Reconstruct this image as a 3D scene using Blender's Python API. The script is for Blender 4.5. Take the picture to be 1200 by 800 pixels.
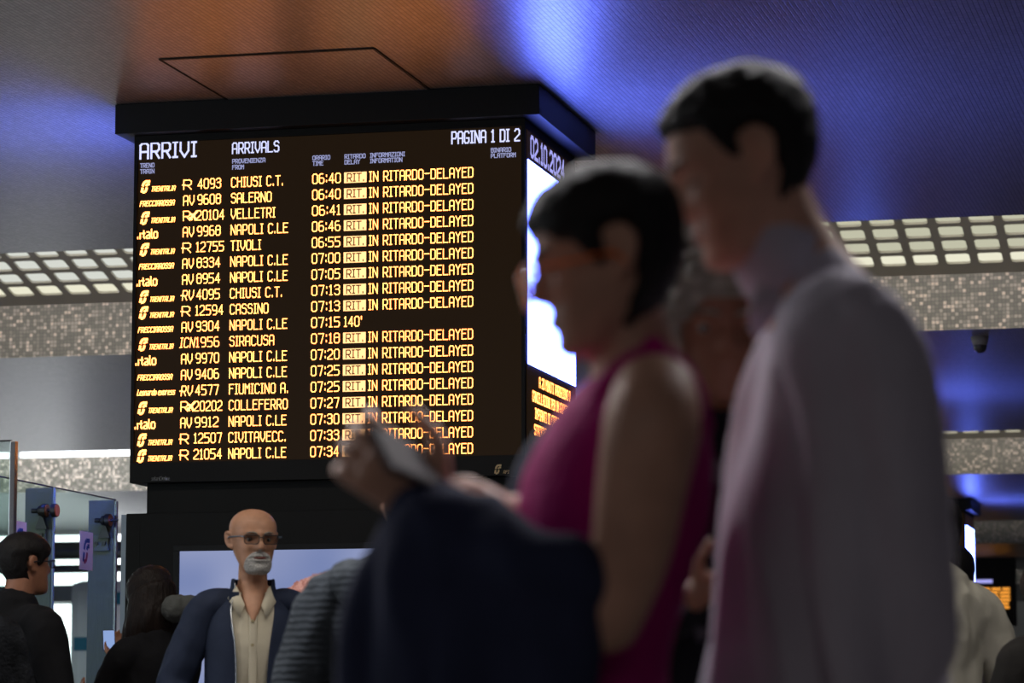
import bpy, bmesh, math, random
from mathutils import Vector, Matrix, noise
for _o in list(bpy.data.objects): bpy.data.objects.remove(_o)
SC = bpy.context.scene; COL = SC.collection
PI = math.pi; cos, sin = math.cos, math.sin
# ------------------------------------------------------------------ camera, world, lights, exposure
PITCH = math.radians(7.021); YAW = math.radians(13.709); FPX = 3800.0
CAM = Vector((0, 0, .9))
cd = bpy.data.cameras.new('camera'); cam = bpy.data.objects.new('camera', cd); COL.objects.link(cam)
cam.location = CAM; cam.rotation_euler = (PI/2+PITCH, 0, YAW)
cd.lens = FPX/1200*36; cd.sensor_width = 36; cd.clip_end = 300; cd.clip_start = .05
cd.dof.use_dof = True; cd.dof.focus_distance = 15.6; cd.dof.aperture_fstop = 5.0
SC.camera = cam
w = bpy.data.worlds.new('world'); SC.world = w; w.use_nodes = True
w.node_tree.nodes['Background'].inputs[0].default_value = (.62, .68, 1, 1)
w.node_tree.nodes['Background'].inputs[1].default_value = .035
SC.view_settings.view_transform = 'Standard'; SC.view_settings.look = 'None'
SC.view_settings.exposure = 0; SC.view_settings.gamma = 1; SC.view_settings.use_curve_mapping = False
def area(name, loc, size, power, col, rot=(0, 0, 0), sy=None):
    l = bpy.data.lights.new(name, 'AREA'); l.energy = power; l.color = col; l.size = size
    if sy: l.shape = 'RECTANGLE'; l.size_y = sy
    o = bpy.data.objects.new(name, l); o.location = loc; o.rotation_euler = rot; COL.objects.link(o); return o
# area lights added as fill in the ceiling coves and from the left-hand side
area('cove_fill', (-4, 9.6, 4.85), 12, 170, (1, .93, .84), (0, 0, 0), 1.6)  # added above the frame to brighten the people below the board
area('cove_fill', (-3, 7.2, 4.85), 10, 500, (.96, .93, .95), (math.radians(-38), 0, 0), 1.2)  # added and tilted back to brighten the front couple
area('cove_fill', (-3, -5.0, 4.85), 12, 110, (1, .93, .86), (0, 0, 0), 1.6)
area('cove_fill', (-6, 21.4, 5.4), 16, 310, (1, .93, .84), (math.radians(55), 0, 0), .8)  # added and aimed at the grid and fascia to brighten them
area('cove_fill', (-5, 36.0, 5.4), 14, 200, (1, .92, .82), (math.radians(55), 0, 0), .8)
area('daylight_fill', (-14.5, 7.5, 2.2), 8, 210, (.84, .93, 1), (math.radians(90), 0, math.radians(-48)), 3.4)  # added on the camera side, aimed to brighten the gate posts
area('daylight_fill', (-19, 30, 2.4), 18, 800, (.88, .94, 1), (0, math.radians(-90), 0), 3.2)

# ------------------------------------------------------------------ helpers
_R = Vector((cos(YAW), sin(YAW), 0)); _F = Vector((-sin(YAW)*cos(PITCH), cos(YAW)*cos(PITCH), sin(PITCH))); _U = _R.cross(_F)
def ray(x, y): return _F + _R*((x-600)/FPX) + _U*((400-y)/FPX)
def atY(x, y, Y): r = ray(x, y); return CAM + r*(Y/r.y)
def atX(x, y, X): r = ray(x, y); return CAM + r*(X/r.x)
def atd(x, y, d): return CAM + ray(x, y)*d
def lin(c): c = c/255; return c/12.92 if c <= .04045 else ((c+.055)/1.055)**2.4
def rgb(r, g, b): return (lin(r), lin(g), lin(b), 1)
def mat(name, col, rough=.6, metal=0, noise_amt=0, noise_scale=20, bump=0, bump_scale=60, spec=.5, emit=None, estr=1, stretch=None):
    m = bpy.data.materials.new(name); m.use_nodes = True; n = m.node_tree.nodes; L = m.node_tree.links
    b = n['Principled BSDF']; b.inputs['Base Color'].default_value = col; b.inputs['Roughness'].default_value = rough
    b.inputs['Metallic'].default_value = metal; b.inputs['Specular IOR Level'].default_value = spec
    if emit: b.inputs['Emission Color'].default_value = (*emit[:3], 1); b.inputs['Emission Strength'].default_value = estr
    if noise_amt or bump:
        tc = n.new('ShaderNodeTexCoord'); mp = n.new('ShaderNodeMapping'); L.new(tc.outputs['Object'], mp.inputs[0])
        if stretch: mp.inputs['Scale'].default_value = stretch
    if noise_amt:
        t = n.new('ShaderNodeTexNoise'); t.inputs['Scale'].default_value = noise_scale; t.inputs['Detail'].default_value = 5
        L.new(mp.outputs[0], t.inputs[0]); r = n.new('ShaderNodeValToRGB'); L.new(t.outputs[0], r.inputs[0])
        r.color_ramp.elements[0].position = .3; r.color_ramp.elements[1].position = .7
        r.color_ramp.elements[0].color = (*[c*(1-noise_amt) for c in col[:3]], 1)
        r.color_ramp.elements[1].color = (*[min(1, c*(1+noise_amt)) for c in col[:3]], 1)
        L.new(r.outputs[0], b.inputs['Base Color'])
    if bump:
        t2 = n.new('ShaderNodeTexNoise'); t2.inputs['Scale'].default_value = bump_scale; t2.inputs['Detail'].default_value = 3
        L.new(mp.outputs[0], t2.inputs[0]); bp = n.new('ShaderNodeBump'); bp.inputs['Strength'].default_value = bump
        bp.inputs['Distance'].default_value = .01; L.new(t2.outputs[0], bp.inputs['Height']); L.new(bp.outputs[0], b.inputs['Normal'])
    return m
def emat(name, col, s=1):
    m = bpy.data.materials.new(name); m.use_nodes = True; n = m.node_tree.nodes; n.clear()
    e = n.new('ShaderNodeEmission'); o = n.new('ShaderNodeOutputMaterial'); e.inputs[0].default_value = (*col[:3], 1); e.inputs[1].default_value = s
    m.node_tree.links.new(e.outputs[0], o.inputs[0]); return m
def obj(name, bm, m=None, parent=None, smooth=False, kind=None, label=None):
    if isinstance(bm, bmesh.types.BMesh):
        me = bpy.data.meshes.new(name); bm.normal_update(); bm.to_mesh(me); bm.free()
    else: me = bm
    o = bpy.data.objects.new(name, me); COL.objects.link(o)
    if m: me.materials.append(m)
    if smooth: me.polygons.foreach_set('use_smooth', [True]*len(me.polygons))
    if parent:
        o.parent = parent; o.matrix_parent_inverse = parent.matrix_world.inverted()
    if kind: o['kind'] = kind
    if label: o['label'] = label
    return o
def thing(name, label, cat, loc=(0, 0, 0), group=None):
    o = bpy.data.objects.new(name, None); o.empty_display_size = .1; COL.objects.link(o); o.location = loc
    o['label'] = label; o['category'] = cat
    if group: o['group'] = group
    o.matrix_world = Matrix.Translation(Vector(loc)); return o
def tag(o, label, cat, group=None):
    o['label'] = label; o['category'] = cat
    if group: o['group'] = group
    return o
def box(bm, x0, x1, y0, y1, z0, z1, bev=0):
    vs = [bm.verts.new((x, y, z)) for z in (z0, z1) for y in (y0, y1) for x in (x0, x1)]
    fs = [(0, 2, 3, 1), (4, 5, 7, 6), (0, 1, 5, 4), (2, 6, 7, 3), (0, 4, 6, 2), (1, 3, 7, 5)]
    ff = [bm.faces.new([vs[i] for i in f]) for f in fs]
    if bev: bmesh.ops.bevel(bm, geom=list({e for f in ff for e in f.edges}), offset=bev, segments=2, affect='EDGES', profile=.6)
    return bm
def B(*a, **k): return box(bmesh.new(), *a, **k)
def obox(bm, c, ax, ay, az, hx, hy, hz, bev=0):
    c = Vector(c); P = [Vector(ax).normalized()*hx, Vector(ay).normalized()*hy, Vector(az).normalized()*hz]
    vs = [bm.verts.new(c+P[0]*x+P[1]*y+P[2]*z) for z in (-1, 1) for y in (-1, 1) for x in (-1, 1)]
    fs = [(0, 2, 3, 1), (4, 5, 7, 6), (0, 1, 5, 4), (2, 6, 7, 3), (0, 4, 6, 2), (1, 3, 7, 5)]
    ff = [bm.faces.new([vs[i] for i in f]) for f in fs]
    if bev: bmesh.ops.bevel(bm, geom=list({e for f in ff for e in f.edges}), offset=bev, segments=2, affect='EDGES', profile=.6)
    return bm
def tube(bm, pts, rad, side=(1, 0, 0), n=16, cap=True, flat=False):
    """closed tapering tube through pts; rad = r or (r_side, r_other) per point; rounded ends"""
    P = [Vector(p) for p in pts]; R = [(r, r) if not isinstance(r, tuple) else r for r in rad]; s0 = Vector(side)
    # smooth subdivide (Catmull-Rom)
    if len(P) > 2 and not flat:
        Q, S = [], []
        for i in range(len(P)-1):
            p0, p1, p2, p3 = P[max(i-1, 0)], P[i], P[i+1], P[min(i+2, len(P)-1)]
            r0, r1, r2, r3 = R[max(i-1, 0)], R[i], R[i+1], R[min(i+2, len(P)-1)]
            for k in range(4):
                t = k/4; t2 = t*t; t3 = t2*t
                f = lambda a, b, c, d: .5*((2*b)+(-a+c)*t+(2*a-5*b+4*c-d)*t2+(-a+3*b-3*c+d)*t3)
                Q.append(Vector([f(p0[j], p1[j], p2[j], p3[j]) for j in range(3)])); S.append((f(r0[0], r1[0], r2[0], r3[0]), f(r0[1], r1[1], r2[1], r3[1])))
        P, R = Q+[P[-1]], S+[R[-1]]
    T = [(P[min(i+1, len(P)-1)]-P[max(i-1, 0)]).normalized() for i in range(len(P))]
    rings = []
    seq = []
    if cap:
        for a in (80, 55, 28):
            a = math.radians(a); k = min(R[0]); seq.append((P[0]-T[0]*k*sin(a)*.9, T[0], (R[0][0]*cos(a), R[0][1]*cos(a))))
    seq += [(P[i], T[i], R[i]) for i in range(len(P))]
    if cap:
        for a in (28, 55, 80):
            a = math.radians(a); k = min(R[-1]); seq.append((P[-1]+T[-1]*k*sin(a)*.9, T[-1], (R[-1][0]*cos(a), R[-1][1]*cos(a))))
    for p, t, r in seq:
        s = s0 - t*s0.dot(t)
        if s.length < .15: s = Vector((0, 1, 0)) - t*t.y
        s.normalize(); b = t.cross(s)
        rings.append([bm.verts.new(p+s*r[0]*cos(2*PI*i/n)+b*r[1]*sin(2*PI*i/n)) for i in range(n)])
    for a, b in zip(rings, rings[1:]):
        for i in range(n): bm.faces.new((a[i], a[(i+1) % n], b[(i+1) % n], b[i]))
    bm.faces.new(rings[0][::-1]); bm.faces.new(rings[-1])
    return bm
def cyl(bm, p, q, r, n=16, r2=None): return tube(bm, [p, q], [r, r if r2 is None else r2], n=n, cap=False)
def ball(bm, c, rx, ry=None, rz=None, M=None, u=16, v=10):
    m = Matrix.Translation(Vector(c)) @ (M or Matrix()) @ Matrix.Diagonal((rx, ry or rx, rz or rx, 1))
    bmesh.ops.create_uvsphere(bm, u_segments=u, v_segments=v, radius=1, matrix=m); return bm
def fuse(bm, voxel, it=3, disp=None):
    """melt overlapping closed shapes of bm into ONE continuous surface"""
    bmesh.ops.recalc_face_normals(bm, faces=bm.faces[:])
    me = bpy.data.meshes.new('fused'); bm.to_mesh(me); bm.free(); o = bpy.data.objects.new('tmp', me); COL.objects.link(o)
    r = o.modifiers.new('r', 'REMESH'); r.mode = 'VOXEL'; r.voxel_size = voxel
    s = o.modifiers.new('s', 'SMOOTH'); s.factor = .5; s.iterations = it
    dg = bpy.context.evaluated_depsgraph_get(); ev = o.evaluated_get(dg); out = bpy.data.meshes.new_from_object(ev)
    bpy.data.objects.remove(o)
    if disp:
        nv = len(out.vertices); co = [0.0]*(3*nv); nn_ = [0.0]*(3*nv); out.vertices.foreach_get('co', co); out.vertices.foreach_get('normal', nn_)
        for i in range(0, 3*nv, 3):
            d = disp(Vector(co[i:i+3])); co[i] += nn_[i]*d; co[i+1] += nn_[i+1]*d; co[i+2] += nn_[i+2]*d
        out.vertices.foreach_set('co', co); out.update()
    return out
def xform(bm, M): bmesh.ops.transform(bm, matrix=M, verts=bm.verts[:]); return bm

# ------------------------------------------------------------------ stroke lettering
G = {
'A': '00 06 17 37 46 40|03 43', 'B': '00 07 37 46 45 34 04|34 43 41 30 00', 'C': '46 37 17 06 01 10 30 41', 'D': '00 07 37 46 41 30 00',
'E': '47 07 00 40|04 34', 'F': '47 07 00|04 34', 'G': '46 37 17 06 01 10 30 41 43 23', 'H': '00 07|40 47|04 44', 'I': '17 37|27 20|10 30',
'J': '47 41 30 10 01', 'K': '00 07|47 03 40', 'L': '07 00 40', 'M': '00 07 24 47 40', 'N': '00 07 40 47', 'O': '01 06 17 37 46 41 30 10 01',
'P': '00 07 37 46 44 33 03', 'Q': '01 06 17 37 46 41 30 10 01|22 40', 'R': '00 07 37 46 44 33 03|23 40', 'S': '46 37 17 06 05 14 34 43 41 30 10 01',
'T': '07 47|27 20', 'U': '07 01 10 30 41 47', 'V': '07 03 20 43 47', 'W': '07 00 23 40 47', 'X': '07 40|00 47', 'Y': '07 24 47|24 20', 'Z': '07 47 00 40',
'0': '01 06 17 37 46 41 30 10 01', '1': '16 27 20|10 30', '2': '06 17 37 46 44 01 00 40', '3': '06 17 37 46 45 34 14|34 43 41 30 10 01',
'4': '30 37 02 42', '5': '47 07 04 34 43 41 30 00', '6': '37 17 06 01 10 30 41 43 34 04', '7': '07 47 20', '8': '04 06 17 37 46 44 04 01 10 30 41 44',
'9': '10 30 41 46 37 17 06 04 13 43', '.': '10 11', ':': '21 22|25 26', '-': '04 44', "'": '27 25', ' ': '',
'i': '24 20', 't': '26 21 30|04 34', 'a': '15 35 44 40|40 10 01 12 43', 'l': '27 21 30', 'o': '01 04 15 35 44 41 30 10 01', 'e': '03 43 44 35 15 04 01 10 40',
'n': '00 05|04 15 35 44 40', 'r': '00 05|03 15 35', 'd': '47 40|40 10 01 04 15 45', 'x': '05 40|00 45', 'p': '05 00|00 30 41 44 35 05', 's': '45 15 04 13 33 41 30 00',
'u': '05 01 10 30 41 45|41 40'}
def stroke(bm, pts, w, MP, z=0, ext=True):
    for (x0, y0), (x1, y1) in zip(pts, pts[1:]):
        dx, dy = x1-x0, y1-y0; l = math.hypot(dx, dy) or 1; dx, dy = dx/l, dy/l; e = w/2 if ext else 0
        a = [(x0-dx*e-dy*w/2, y0-dy*e+dx*w/2), (x0-dx*e+dy*w/2, y0-dy*e-dx*w/2), (x1+dx*e+dy*w/2, y1+dy*e-dx*w/2), (x1+dx*e-dy*w/2, y1+dy*e+dx*w/2)]
        bm.faces.new([bm.verts.new(MP(px, py, z)) for px, py in a])
def text(bm, s, u0, u1, v, h, MP, w=.096, shear=0, z=0, gap=1.75):
    """s fitted between u0..u1 on the plane, base line v, cap height h"""
    W = {'I': 2, '1': 2.4, '.': 1.2, ':': 1, "'": 1, ' ': 2, 'i': .6, 'l': 1.2, 't': 3}
    off = {'I': 1, '1': .8, '.': .5, ':': 1.5, "'": 1.5, 'i': 1.7, 'l': 1.8}
    adv = [W.get(c, 4) for c in s]; tot = sum(adv)+gap*(len(s)-1); k = (u1-u0)/tot; x = 0
    for c, a in zip(s, adv):
        for pl in G.get(c, '').split('|'):
            if not pl: continue
            pts = [(u0+(x+float(q[0])-off.get(c, 0))*k+shear*h*float(q[1])/7, v+h*float(q[1])/7) for q in pl.split()]
            stroke(bm, pts, h*w, MP, z)
        x += a+gap
def logo(bm, u, v, s, MP, w=.2, parts='abcd', z=0):
    P = {'a': [(.12, .56), (.24, .86), (.42, 1), (.95, 1)], 'b': [(.52, .56), (.60, .74), (.90, .74)],
         'c': [(.02, 0), (.12, .44)], 'd': [(.12, 0), (.38, .02), (.50, .16), (.58, .44)]}
    for q in parts: stroke(bm, [(u+x*s, v+y*s*1.15) for x, y in P[q]], s*w, MP, z, ext=False)

# ------------------------------------------------------------------ materials
M = {}
def ceiling_mat():
    m = bpy.data.materials.new('mosaic_ceiling'); m.use_nodes = True; n = m.node_tree.nodes; L = m.node_tree.links; b = n['Principled BSDF']
    tc = n.new('ShaderNodeTexCoord'); mp = n.new('ShaderNodeMapping'); mp.inputs['Rotation'].default_value = (0, 0, math.radians(90)); L.new(tc.outputs['Object'], mp.inputs[0])
    br = n.new('ShaderNodeTexBrick'); L.new(mp.outputs[0], br.inputs[0]); br.inputs['Scale'].default_value = 1
    br.inputs['Brick Width'].default_value = .10; br.inputs['Row Height'].default_value = .024; br.inputs['Mortar Size'].default_value = .0030; br.offset = .37; br.offset_frequency = 3; br.squash = .6; br.squash_frequency = 2; br.inputs['Mortar Smooth'].default_value = .3
    br.inputs['Color1'].default_value = (.21, .195, .20, 1); br.inputs['Color2'].default_value = (.30, .28, .285, 1); br.inputs['Mortar'].default_value = (.07, .065, .065, 1)
    L.new(br.outputs['Color'], b.inputs['Base Color'])
    t = n.new('ShaderNodeTexNoise'); t.inputs['Scale'].default_value = 14; L.new(mp.outputs[0], t.inputs[0])
    ad = n.new('ShaderNodeMath'); ad.operation = 'MULTIPLY_ADD'; ad.inputs[1].default_value = -1.0; L.new(br.outputs['Fac'], ad.inputs[0]); L.new(t.outputs[0], ad.inputs[2])
    bp = n.new('ShaderNodeBump'); bp.inputs['Strength'].default_value = .55; bp.inputs['Distance'].default_value = .004
    L.new(ad.outputs[0], bp.inputs['Height']); L.new(bp.outputs[0], b.inputs['Normal'])
    b.inputs['Roughness'].default_value = .36; b.inputs['IOR'].default_value = 2.1; return m
def tile_mat():
    m = bpy.data.materials.new('mosaic_fascia'); m.use_nodes = True; n = m.node_tree.nodes; L = m.node_tree.links; b = n['Principled BSDF']
    tc = n.new('ShaderNodeTexCoord'); mp = n.new('ShaderNodeMapping'); mp.inputs['Scale'].default_value = (1/.032,)*3; L.new(tc.outputs['Object'], mp.inputs[0])
    fl = n.new('ShaderNodeVectorMath'); fl.operation = 'FLOOR'; L.new(mp.outputs[0], fl.inputs[0])
    wn = n.new('ShaderNodeTexWhiteNoise'); L.new(fl.outputs[0], wn.inputs[0]); r = n.new('ShaderNodeValToRGB'); r.color_ramp.interpolation = 'CONSTANT'; L.new(wn.outputs['Value'], r.inputs[0])
    e = r.color_ramp.elements; e[0].color = (.16, .15, .12, 1); e[1].position = .45; e[1].color = (.25, .23, .19, 1)
    for p, c in ((.72, (.42, .37, .31, 1)), (.9, (.72, .60, .50, 1))): q = e.new(p); q.color = c
    fr = n.new('ShaderNodeVectorMath'); fr.operation = 'FRACTION'; L.new(mp.outputs[0], fr.inputs[0]); sp = n.new('ShaderNodeSeparateXYZ'); L.new(fr.outputs[0], sp.inputs[0])
    mn = n.new('ShaderNodeMath'); mn.operation = 'MINIMUM'; L.new(sp.outputs['X'], mn.inputs[0]); L.new(sp.outputs['Z'], mn.inputs[1])
    gt = n.new('ShaderNodeMath'); gt.operation = 'GREATER_THAN'; gt.inputs[1].default_value = .14; L.new(mn.outputs[0], gt.inputs[0])
    mx = n.new('ShaderNodeMixRGB'); mx.inputs[1].default_value = (.07, .065, .06, 1); L.new(gt.outputs[0], mx.inputs[0]); L.new(r.outputs[0], mx.inputs[2]); L.new(mx.outputs[0], b.inputs['Base Color'])
    b.inputs['Roughness'].default_value = .35; return m
M['ceil'] = ceiling_mat(); M['tile'] = tile_mat()
M['black'] = mat('black_metal', (.007, .007, .008, 1), .5, bump=.05, spec=.3)
M['black2'] = mat('satin_black_panel', (.009, .0082, .0078, 1), .6, noise_amt=.15, noise_scale=3, spec=.25)
M['led'] = mat('led_matrix', (.006, .005, .005, 1), .7, spec=.2, emit=(.012, .0062, .0022))
M['amber'] = emat('amber_leds', (6.5, 2.0, .46)); M['amberblock'] = emat('lit_block_leds', (2.0, 1.02, .42)); M['amberhot'] = emat('bright_amber_leds', (7.5, 1.7, .42)); M['amberfar'] = emat('far_amber_leds', (2.4, .72, .15))
M['whiteled'] = emat('white_leds', (.80, .84, 1.3)); M['greyled'] = emat('dim_white_leds', (.34, .36, .62)); M['violet'] = emat('violet_leds', (.40, .40, .92))
M['screen'] = emat('white_blue_screen', (3.0, 4.6, 26)); M['screenl'] = emat('white_blue_screen_left', (2.4, 4.0, 24)); M['ink'] = mat('unlit_leds', (.02, .01, .005, 1), .6, emit=(.06, .022, .004))
M['printgrey'] = mat('grey_print', (.35, .35, .35, 1), .6)
M['floor'] = mat('terrazzo_floor', (.09, .085, .08, 1), .4, noise_amt=.25, noise_scale=60)
M['cove'] = mat('cove_plaster', (.20, .19, .17, 1), .7, noise_amt=.1, noise_scale=2)
M['gridmetal'] = mat('painted_grid', (.42, .40, .34, 1), .5)
M['cell'] = emat('lit_diffuser', rgb(193, 192, 168)); M['cell2'] = emat('bright_diffuser', rgb(236, 233, 208))
M['cellw'] = emat('daylit_diffuser', rgb(214, 217, 208))
M['sky'] = emat('daylight_glazing', (.93, .97, 1), 4); M['steel'] = mat('brushed_steel', (.20, .235, .19, 1), .45, .15, noise_amt=.12, noise_scale=8, stretch=(30, 30, 1))
M['steeld'] = mat('dark_steel', (.09, .09, .09, 1), .35, .8); M['steell'] = mat('polished_steel', (.6, .62, .64, 1), .25, .9)
M['orange'] = mat('orange_washer', rgb(180, 95, 40), .5)
M['sticker'] = mat('warm_tinted_sticker', rgb(222, 192, 140), .6); M['blueink'] = mat('petrol_print', rgb(20, 60, 90), .6); M['redink'] = mat('red_print', rgb(150, 30, 35), .6)  # sticker sheet tinted warm to offset the blue page light on it
def glass_mat(name, tint, refl=.06):
    m = bpy.data.materials.new(name); m.use_nodes = True; n = m.node_tree.nodes; L = m.node_tree.links; n.clear()
    o = n.new('ShaderNodeOutputMaterial'); t = n.new('ShaderNodeBsdfTransparent'); t.inputs[0].default_value = tint; g = n.new('ShaderNodeBsdfGlossy'); g.inputs['Roughness'].default_value = .03
    fr = n.new('ShaderNodeLayerWeight'); pw = n.new('ShaderNodeMath'); pw.operation = 'POWER'; pw.inputs[1].default_value = 5; L.new(fr.outputs['Facing'], pw.inputs[0]); pa = n.new('ShaderNodeMath'); pa.operation = 'MULTIPLY_ADD'; pa.inputs[1].default_value = .6; pa.inputs[2].default_value = .03; L.new(pw.outputs[0], pa.inputs[0]); mx = n.new('ShaderNodeMixShader'); L.new(pa.outputs[0], mx.inputs[0]); L.new(t.outputs[0], mx.inputs[1]); L.new(g.outputs[0], mx.inputs[2]); L.new(mx.outputs[0], o.inputs[0]); return m
M['glass'] = glass_mat('partition_glass', (.86, .93, .91, 1)); M['edge'] = mat('glass_edge', (.25, .38, .36, 1), .25); M['lens'] = glass_mat('spectacle_lens', (.45, .42, .40, 1))

# ------------------------------------------------------------------ setting
HC = 4.243; PER = 14.6
def struct(name, bm, m, parent=None, **k): return obj(name, bm, m, parent, kind='structure', **k)
struct('floor', B(-45, 14, -12, 84, -.1, 0), M['floor'])
struct('wall_back', B(-45, 14, 84, 84.2, 0, 6), M['cove'])
for i in range(-1, 5):
    y1 = 20.7+PER*i; y0 = y1-8.85; FH = .42
    XW = -45 if i < 3 else -16
    s = struct('ceiling', B(XW, 14, y0+.02, y1, HC, HC+FH), M['ceil'])
    struct('ceiling_fascia', B(XW, 14, y0, y0+.019, HC-.003, HC+FH+.05), M['tile'])
    struct('cove_roof', B(-45 if i != 2 and i < 3 else -12.6, 14, y0-5.7, y0+.3, HC+1.75, HC+1.85), M['cove'])
    if i == 3: pass
# hatch in the ceiling in front of the big board: joints cut as narrow dark strips
hp = [atY(185, 68, 1)]
def onceil(x, y): r = ray(x, y); return CAM+r*((HC-.9)/r.z)
a_, b_ = onceil(185, 68), onceil(440, 57)
hx0, hx1, hy0, hy1 = a_.x, b_.x, (a_.y+b_.y)/2, 15.9
ht = thing('ceiling_hatch', 'rectangular access hatch in the mosaic ceiling in front of the arrivals board', 'hatch', ((hx0+hx1)/2, (hy0+hy1)/2, HC-.004))
obj('hatch_panel', B(hx0+.012, hx1-.012, hy0+.02, hy1, HC-.005, HC-.001), M['ceil'], ht)
jm = mat('dark_joint', (.01, .01, .01, 1), .8)
bm = bmesh.new()
for q in ((hx0-.004, hx0+.005, hy0, hy1), (hx1-.005, hx1+.004, hy0, hy1), (hx0, hx1, hy0-.012, hy0+.012)): box(bm, *q, HC-.006, HC-.0005)
obj('hatch_joint', bm, jm, ht)

# light grid between two ceiling slabs: panels of lit cells, sloping up towards the viewer
PX, PYd, SL = .262, .262, math.tan(math.radians(16))
def ring_cell(bm, x, s, hx, hs, org, dx, ds, up, r=.03):
    """one cell of the frame: ring between the pitch rectangle and a round-cornered hole, with depth"""
    def P(a, b, c=0): return org+dx*a+ds*b+up*c
    outer = []; inner = []
    n = 4
    for cx, cy, a0 in ((1, 1, 0), (-1, 1, 90), (-1, -1, 180), (1, -1, 270)):
        for k in range(n):
            a = math.radians(a0+90*k/(n-1)); inner.append((x+cx*(hx-r)+r*cos(a), s+cy*(hs-r)+r*sin(a)))
            outer.append((x+cx*PX/2, s+cy*PYd/2))
    vi = [bm.verts.new(P(*p)) for p in inner]; vt = [bm.verts.new(P(*p, .025)) for p in inner]; m = len(inner)
    vo = {}
    for p in outer:
        if p not in vo: vo[p] = bm.verts.new(P(*p))
    for i in range(m):
        j = (i+1) % m; a, b = vo[outer[i]], vo[outer[j]]
        bm.faces.new((vi[i], vi[j], b, a) if a != b else (vi[i], vi[j], a)); bm.faces.new((vi[j], vi[i], vt[i], vt[j]))
def light_panel(x0, ncol, yb, zb, label, rows=5, bright='cell', group='lit ceiling grid panels'):
    dx = Vector((1, 0, 0)); ds = Vector((0, -1, SL)).normalized(); up = Vector((0, SL, 1)).normalized()
    org = Vector((x0, yb, zb)); t = thing('ceiling_light_panel', label, 'ceiling light', org+dx*(ncol*PX/2), group)
    bm = bmesh.new(); LIP = .17
    for c in range(ncol):
        for r in range(rows): ring_cell(bm, (c+.5)*PX, LIP+(r+.5)*PYd, .098, .098, org, dx, ds, up)
    # front lip and side seam
    def q(*ps): bm.faces.new([bm.verts.new(org+dx*a+ds*b+up*c) for a, b, c in ps])
    W_ = ncol*PX
    q((0, 0, 0), (W_, 0, 0), (W_, LIP, 0), (0, LIP, 0)); q((0, 0, 0), (0, 0, .05), (W_, 0, .05), (W_, 0, 0))
    q((.004, 0, -.002), (.004, LIP+rows*PYd, -.002), (-.004, LIP+rows*PYd, -.002), (-.004, 0, -.002))
    obj('grid_frame', bm, M['gridmetal'], t)
    cb = bmesh.new(); hx, hs = .103, .104
    me = {}
    for key in ('a', 'b'):
        cb = bmesh.new(); cb.faces.new([cb.verts.new(dx*a+ds*b) for a, b in ((-hx, -hs), (hx, -hs), (hx, hs), (-hx, hs))])
        m_ = bpy.data.meshes.new('diffuser'); cb.to_mesh(m_); cb.free(); m_.materials.append(M[bright] if key == 'a' else M['cell2']); me[key] = m_
    for c in range(ncol):
        for r in range(rows):
            o = bpy.data.objects.new('diffuser', me['b' if r == 0 else 'a']); COL.objects.link(o)
            o.parent = t; o.location = org+dx*((c+.5)*PX)+ds*(LIP+(r+.5)*PYd)+up*.02-t.location
    return t
X_seamR = -3.05; X_seamL = X_seamR-27*PX+ -.0
for k, (x0, nc, lab, br) in enumerate([(X_seamR, 9, 'lit ceiling grid panel at far right above the mosaic fascia, right of the seam beside the man in the white shirt', 'cell'),
        (X_seamR-9*PX, 9, 'lit ceiling grid panel mostly hidden behind the heads of the couple', 'cell'),
        (X_seamR-18*PX, 9, 'lit ceiling grid panel hidden mostly behind the arrivals board', 'cell'),
        (X_seamR-29.4*PX+.1, 11, 'lit ceiling grid panel just left of the arrivals board above the mosaic fascia', 'cellw'),
        (X_seamR-38.4*PX+.1, 9, 'lit ceiling grid panel at the far left edge of the picture', 'cellw')]):
    light_panel(x0, nc, 26.45, 4.70, lab, bright=br, group=None)
for k in range(2): light_panel(-5.2+k*9*PX*1.0, 9, 26.45+PER, 4.69, ('distant lit grid strip above the second mosaic fascia, right of the man in white', 'distant lit grid strip above the second mosaic fascia at the right picture edge')[k], rows=3, group=None)
# daylight skylight over the second gap on the left, frosted glazing at the far left end
sk = struct('skylight', B(-45, -12.7, 35.4, 41.0, HC+1.2, HC+1.25), emat('open_sky_glazing', (.95, .98, 1), 4))
gl = struct('window_1', B(-42, -15, 58, 58.1, 0, 8), M['sky'])
for k in range(8): struct('window_mullion', B(-42+k*3.6, -41.85+k*3.6, 57.8, 58, 0, 8), M['steeld'], gl)
# pipes and a train standing at the platform beyond the glass
bm = bmesh.new(); cyl(bm, (-40, 50.3, 4.02), (-13, 50.3, 4.02), .15); cyl(bm, (-40, 50.7, 3.74), (-13, 50.7, 3.74), .07)
tag(obj('ceiling_pipe', bm, M['steeld'], smooth=True), 'dark pipe run under the far ceiling beyond the glass gates', 'pipe')
bm = B(-42, -18.3, 51.2, 52.2, 3.22, 3.5, bev=.03)
tag(obj('canopy_beam', bm, mat('grey_beam', (.30, .30, .31, 1), .6)), 'pale grey canopy beam crossing behind the glass gates', 'beam')
tr = thing('train', 'pale train with teal blue windows seen between the right gate post and the board', 'train', (-13.5, 47, 0))
M['train'] = mat('train_white', rgb(228, 232, 238), .35); M['teal'] = mat('teal_window', rgb(40, 120, 150), .2)
bm = bmesh.new(); box(bm, -18.1, -9, 46, 48.8, .9, 3.30, bev=.15); obj('car_body', bm, M['train'], tr)
for k in range(6): obj('train_window', B(-17.7+k*1.45, -16.6+k*1.45, 45.97, 46.02, 2.93, 3.12, bev=.01), M['teal'], tr)
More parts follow.
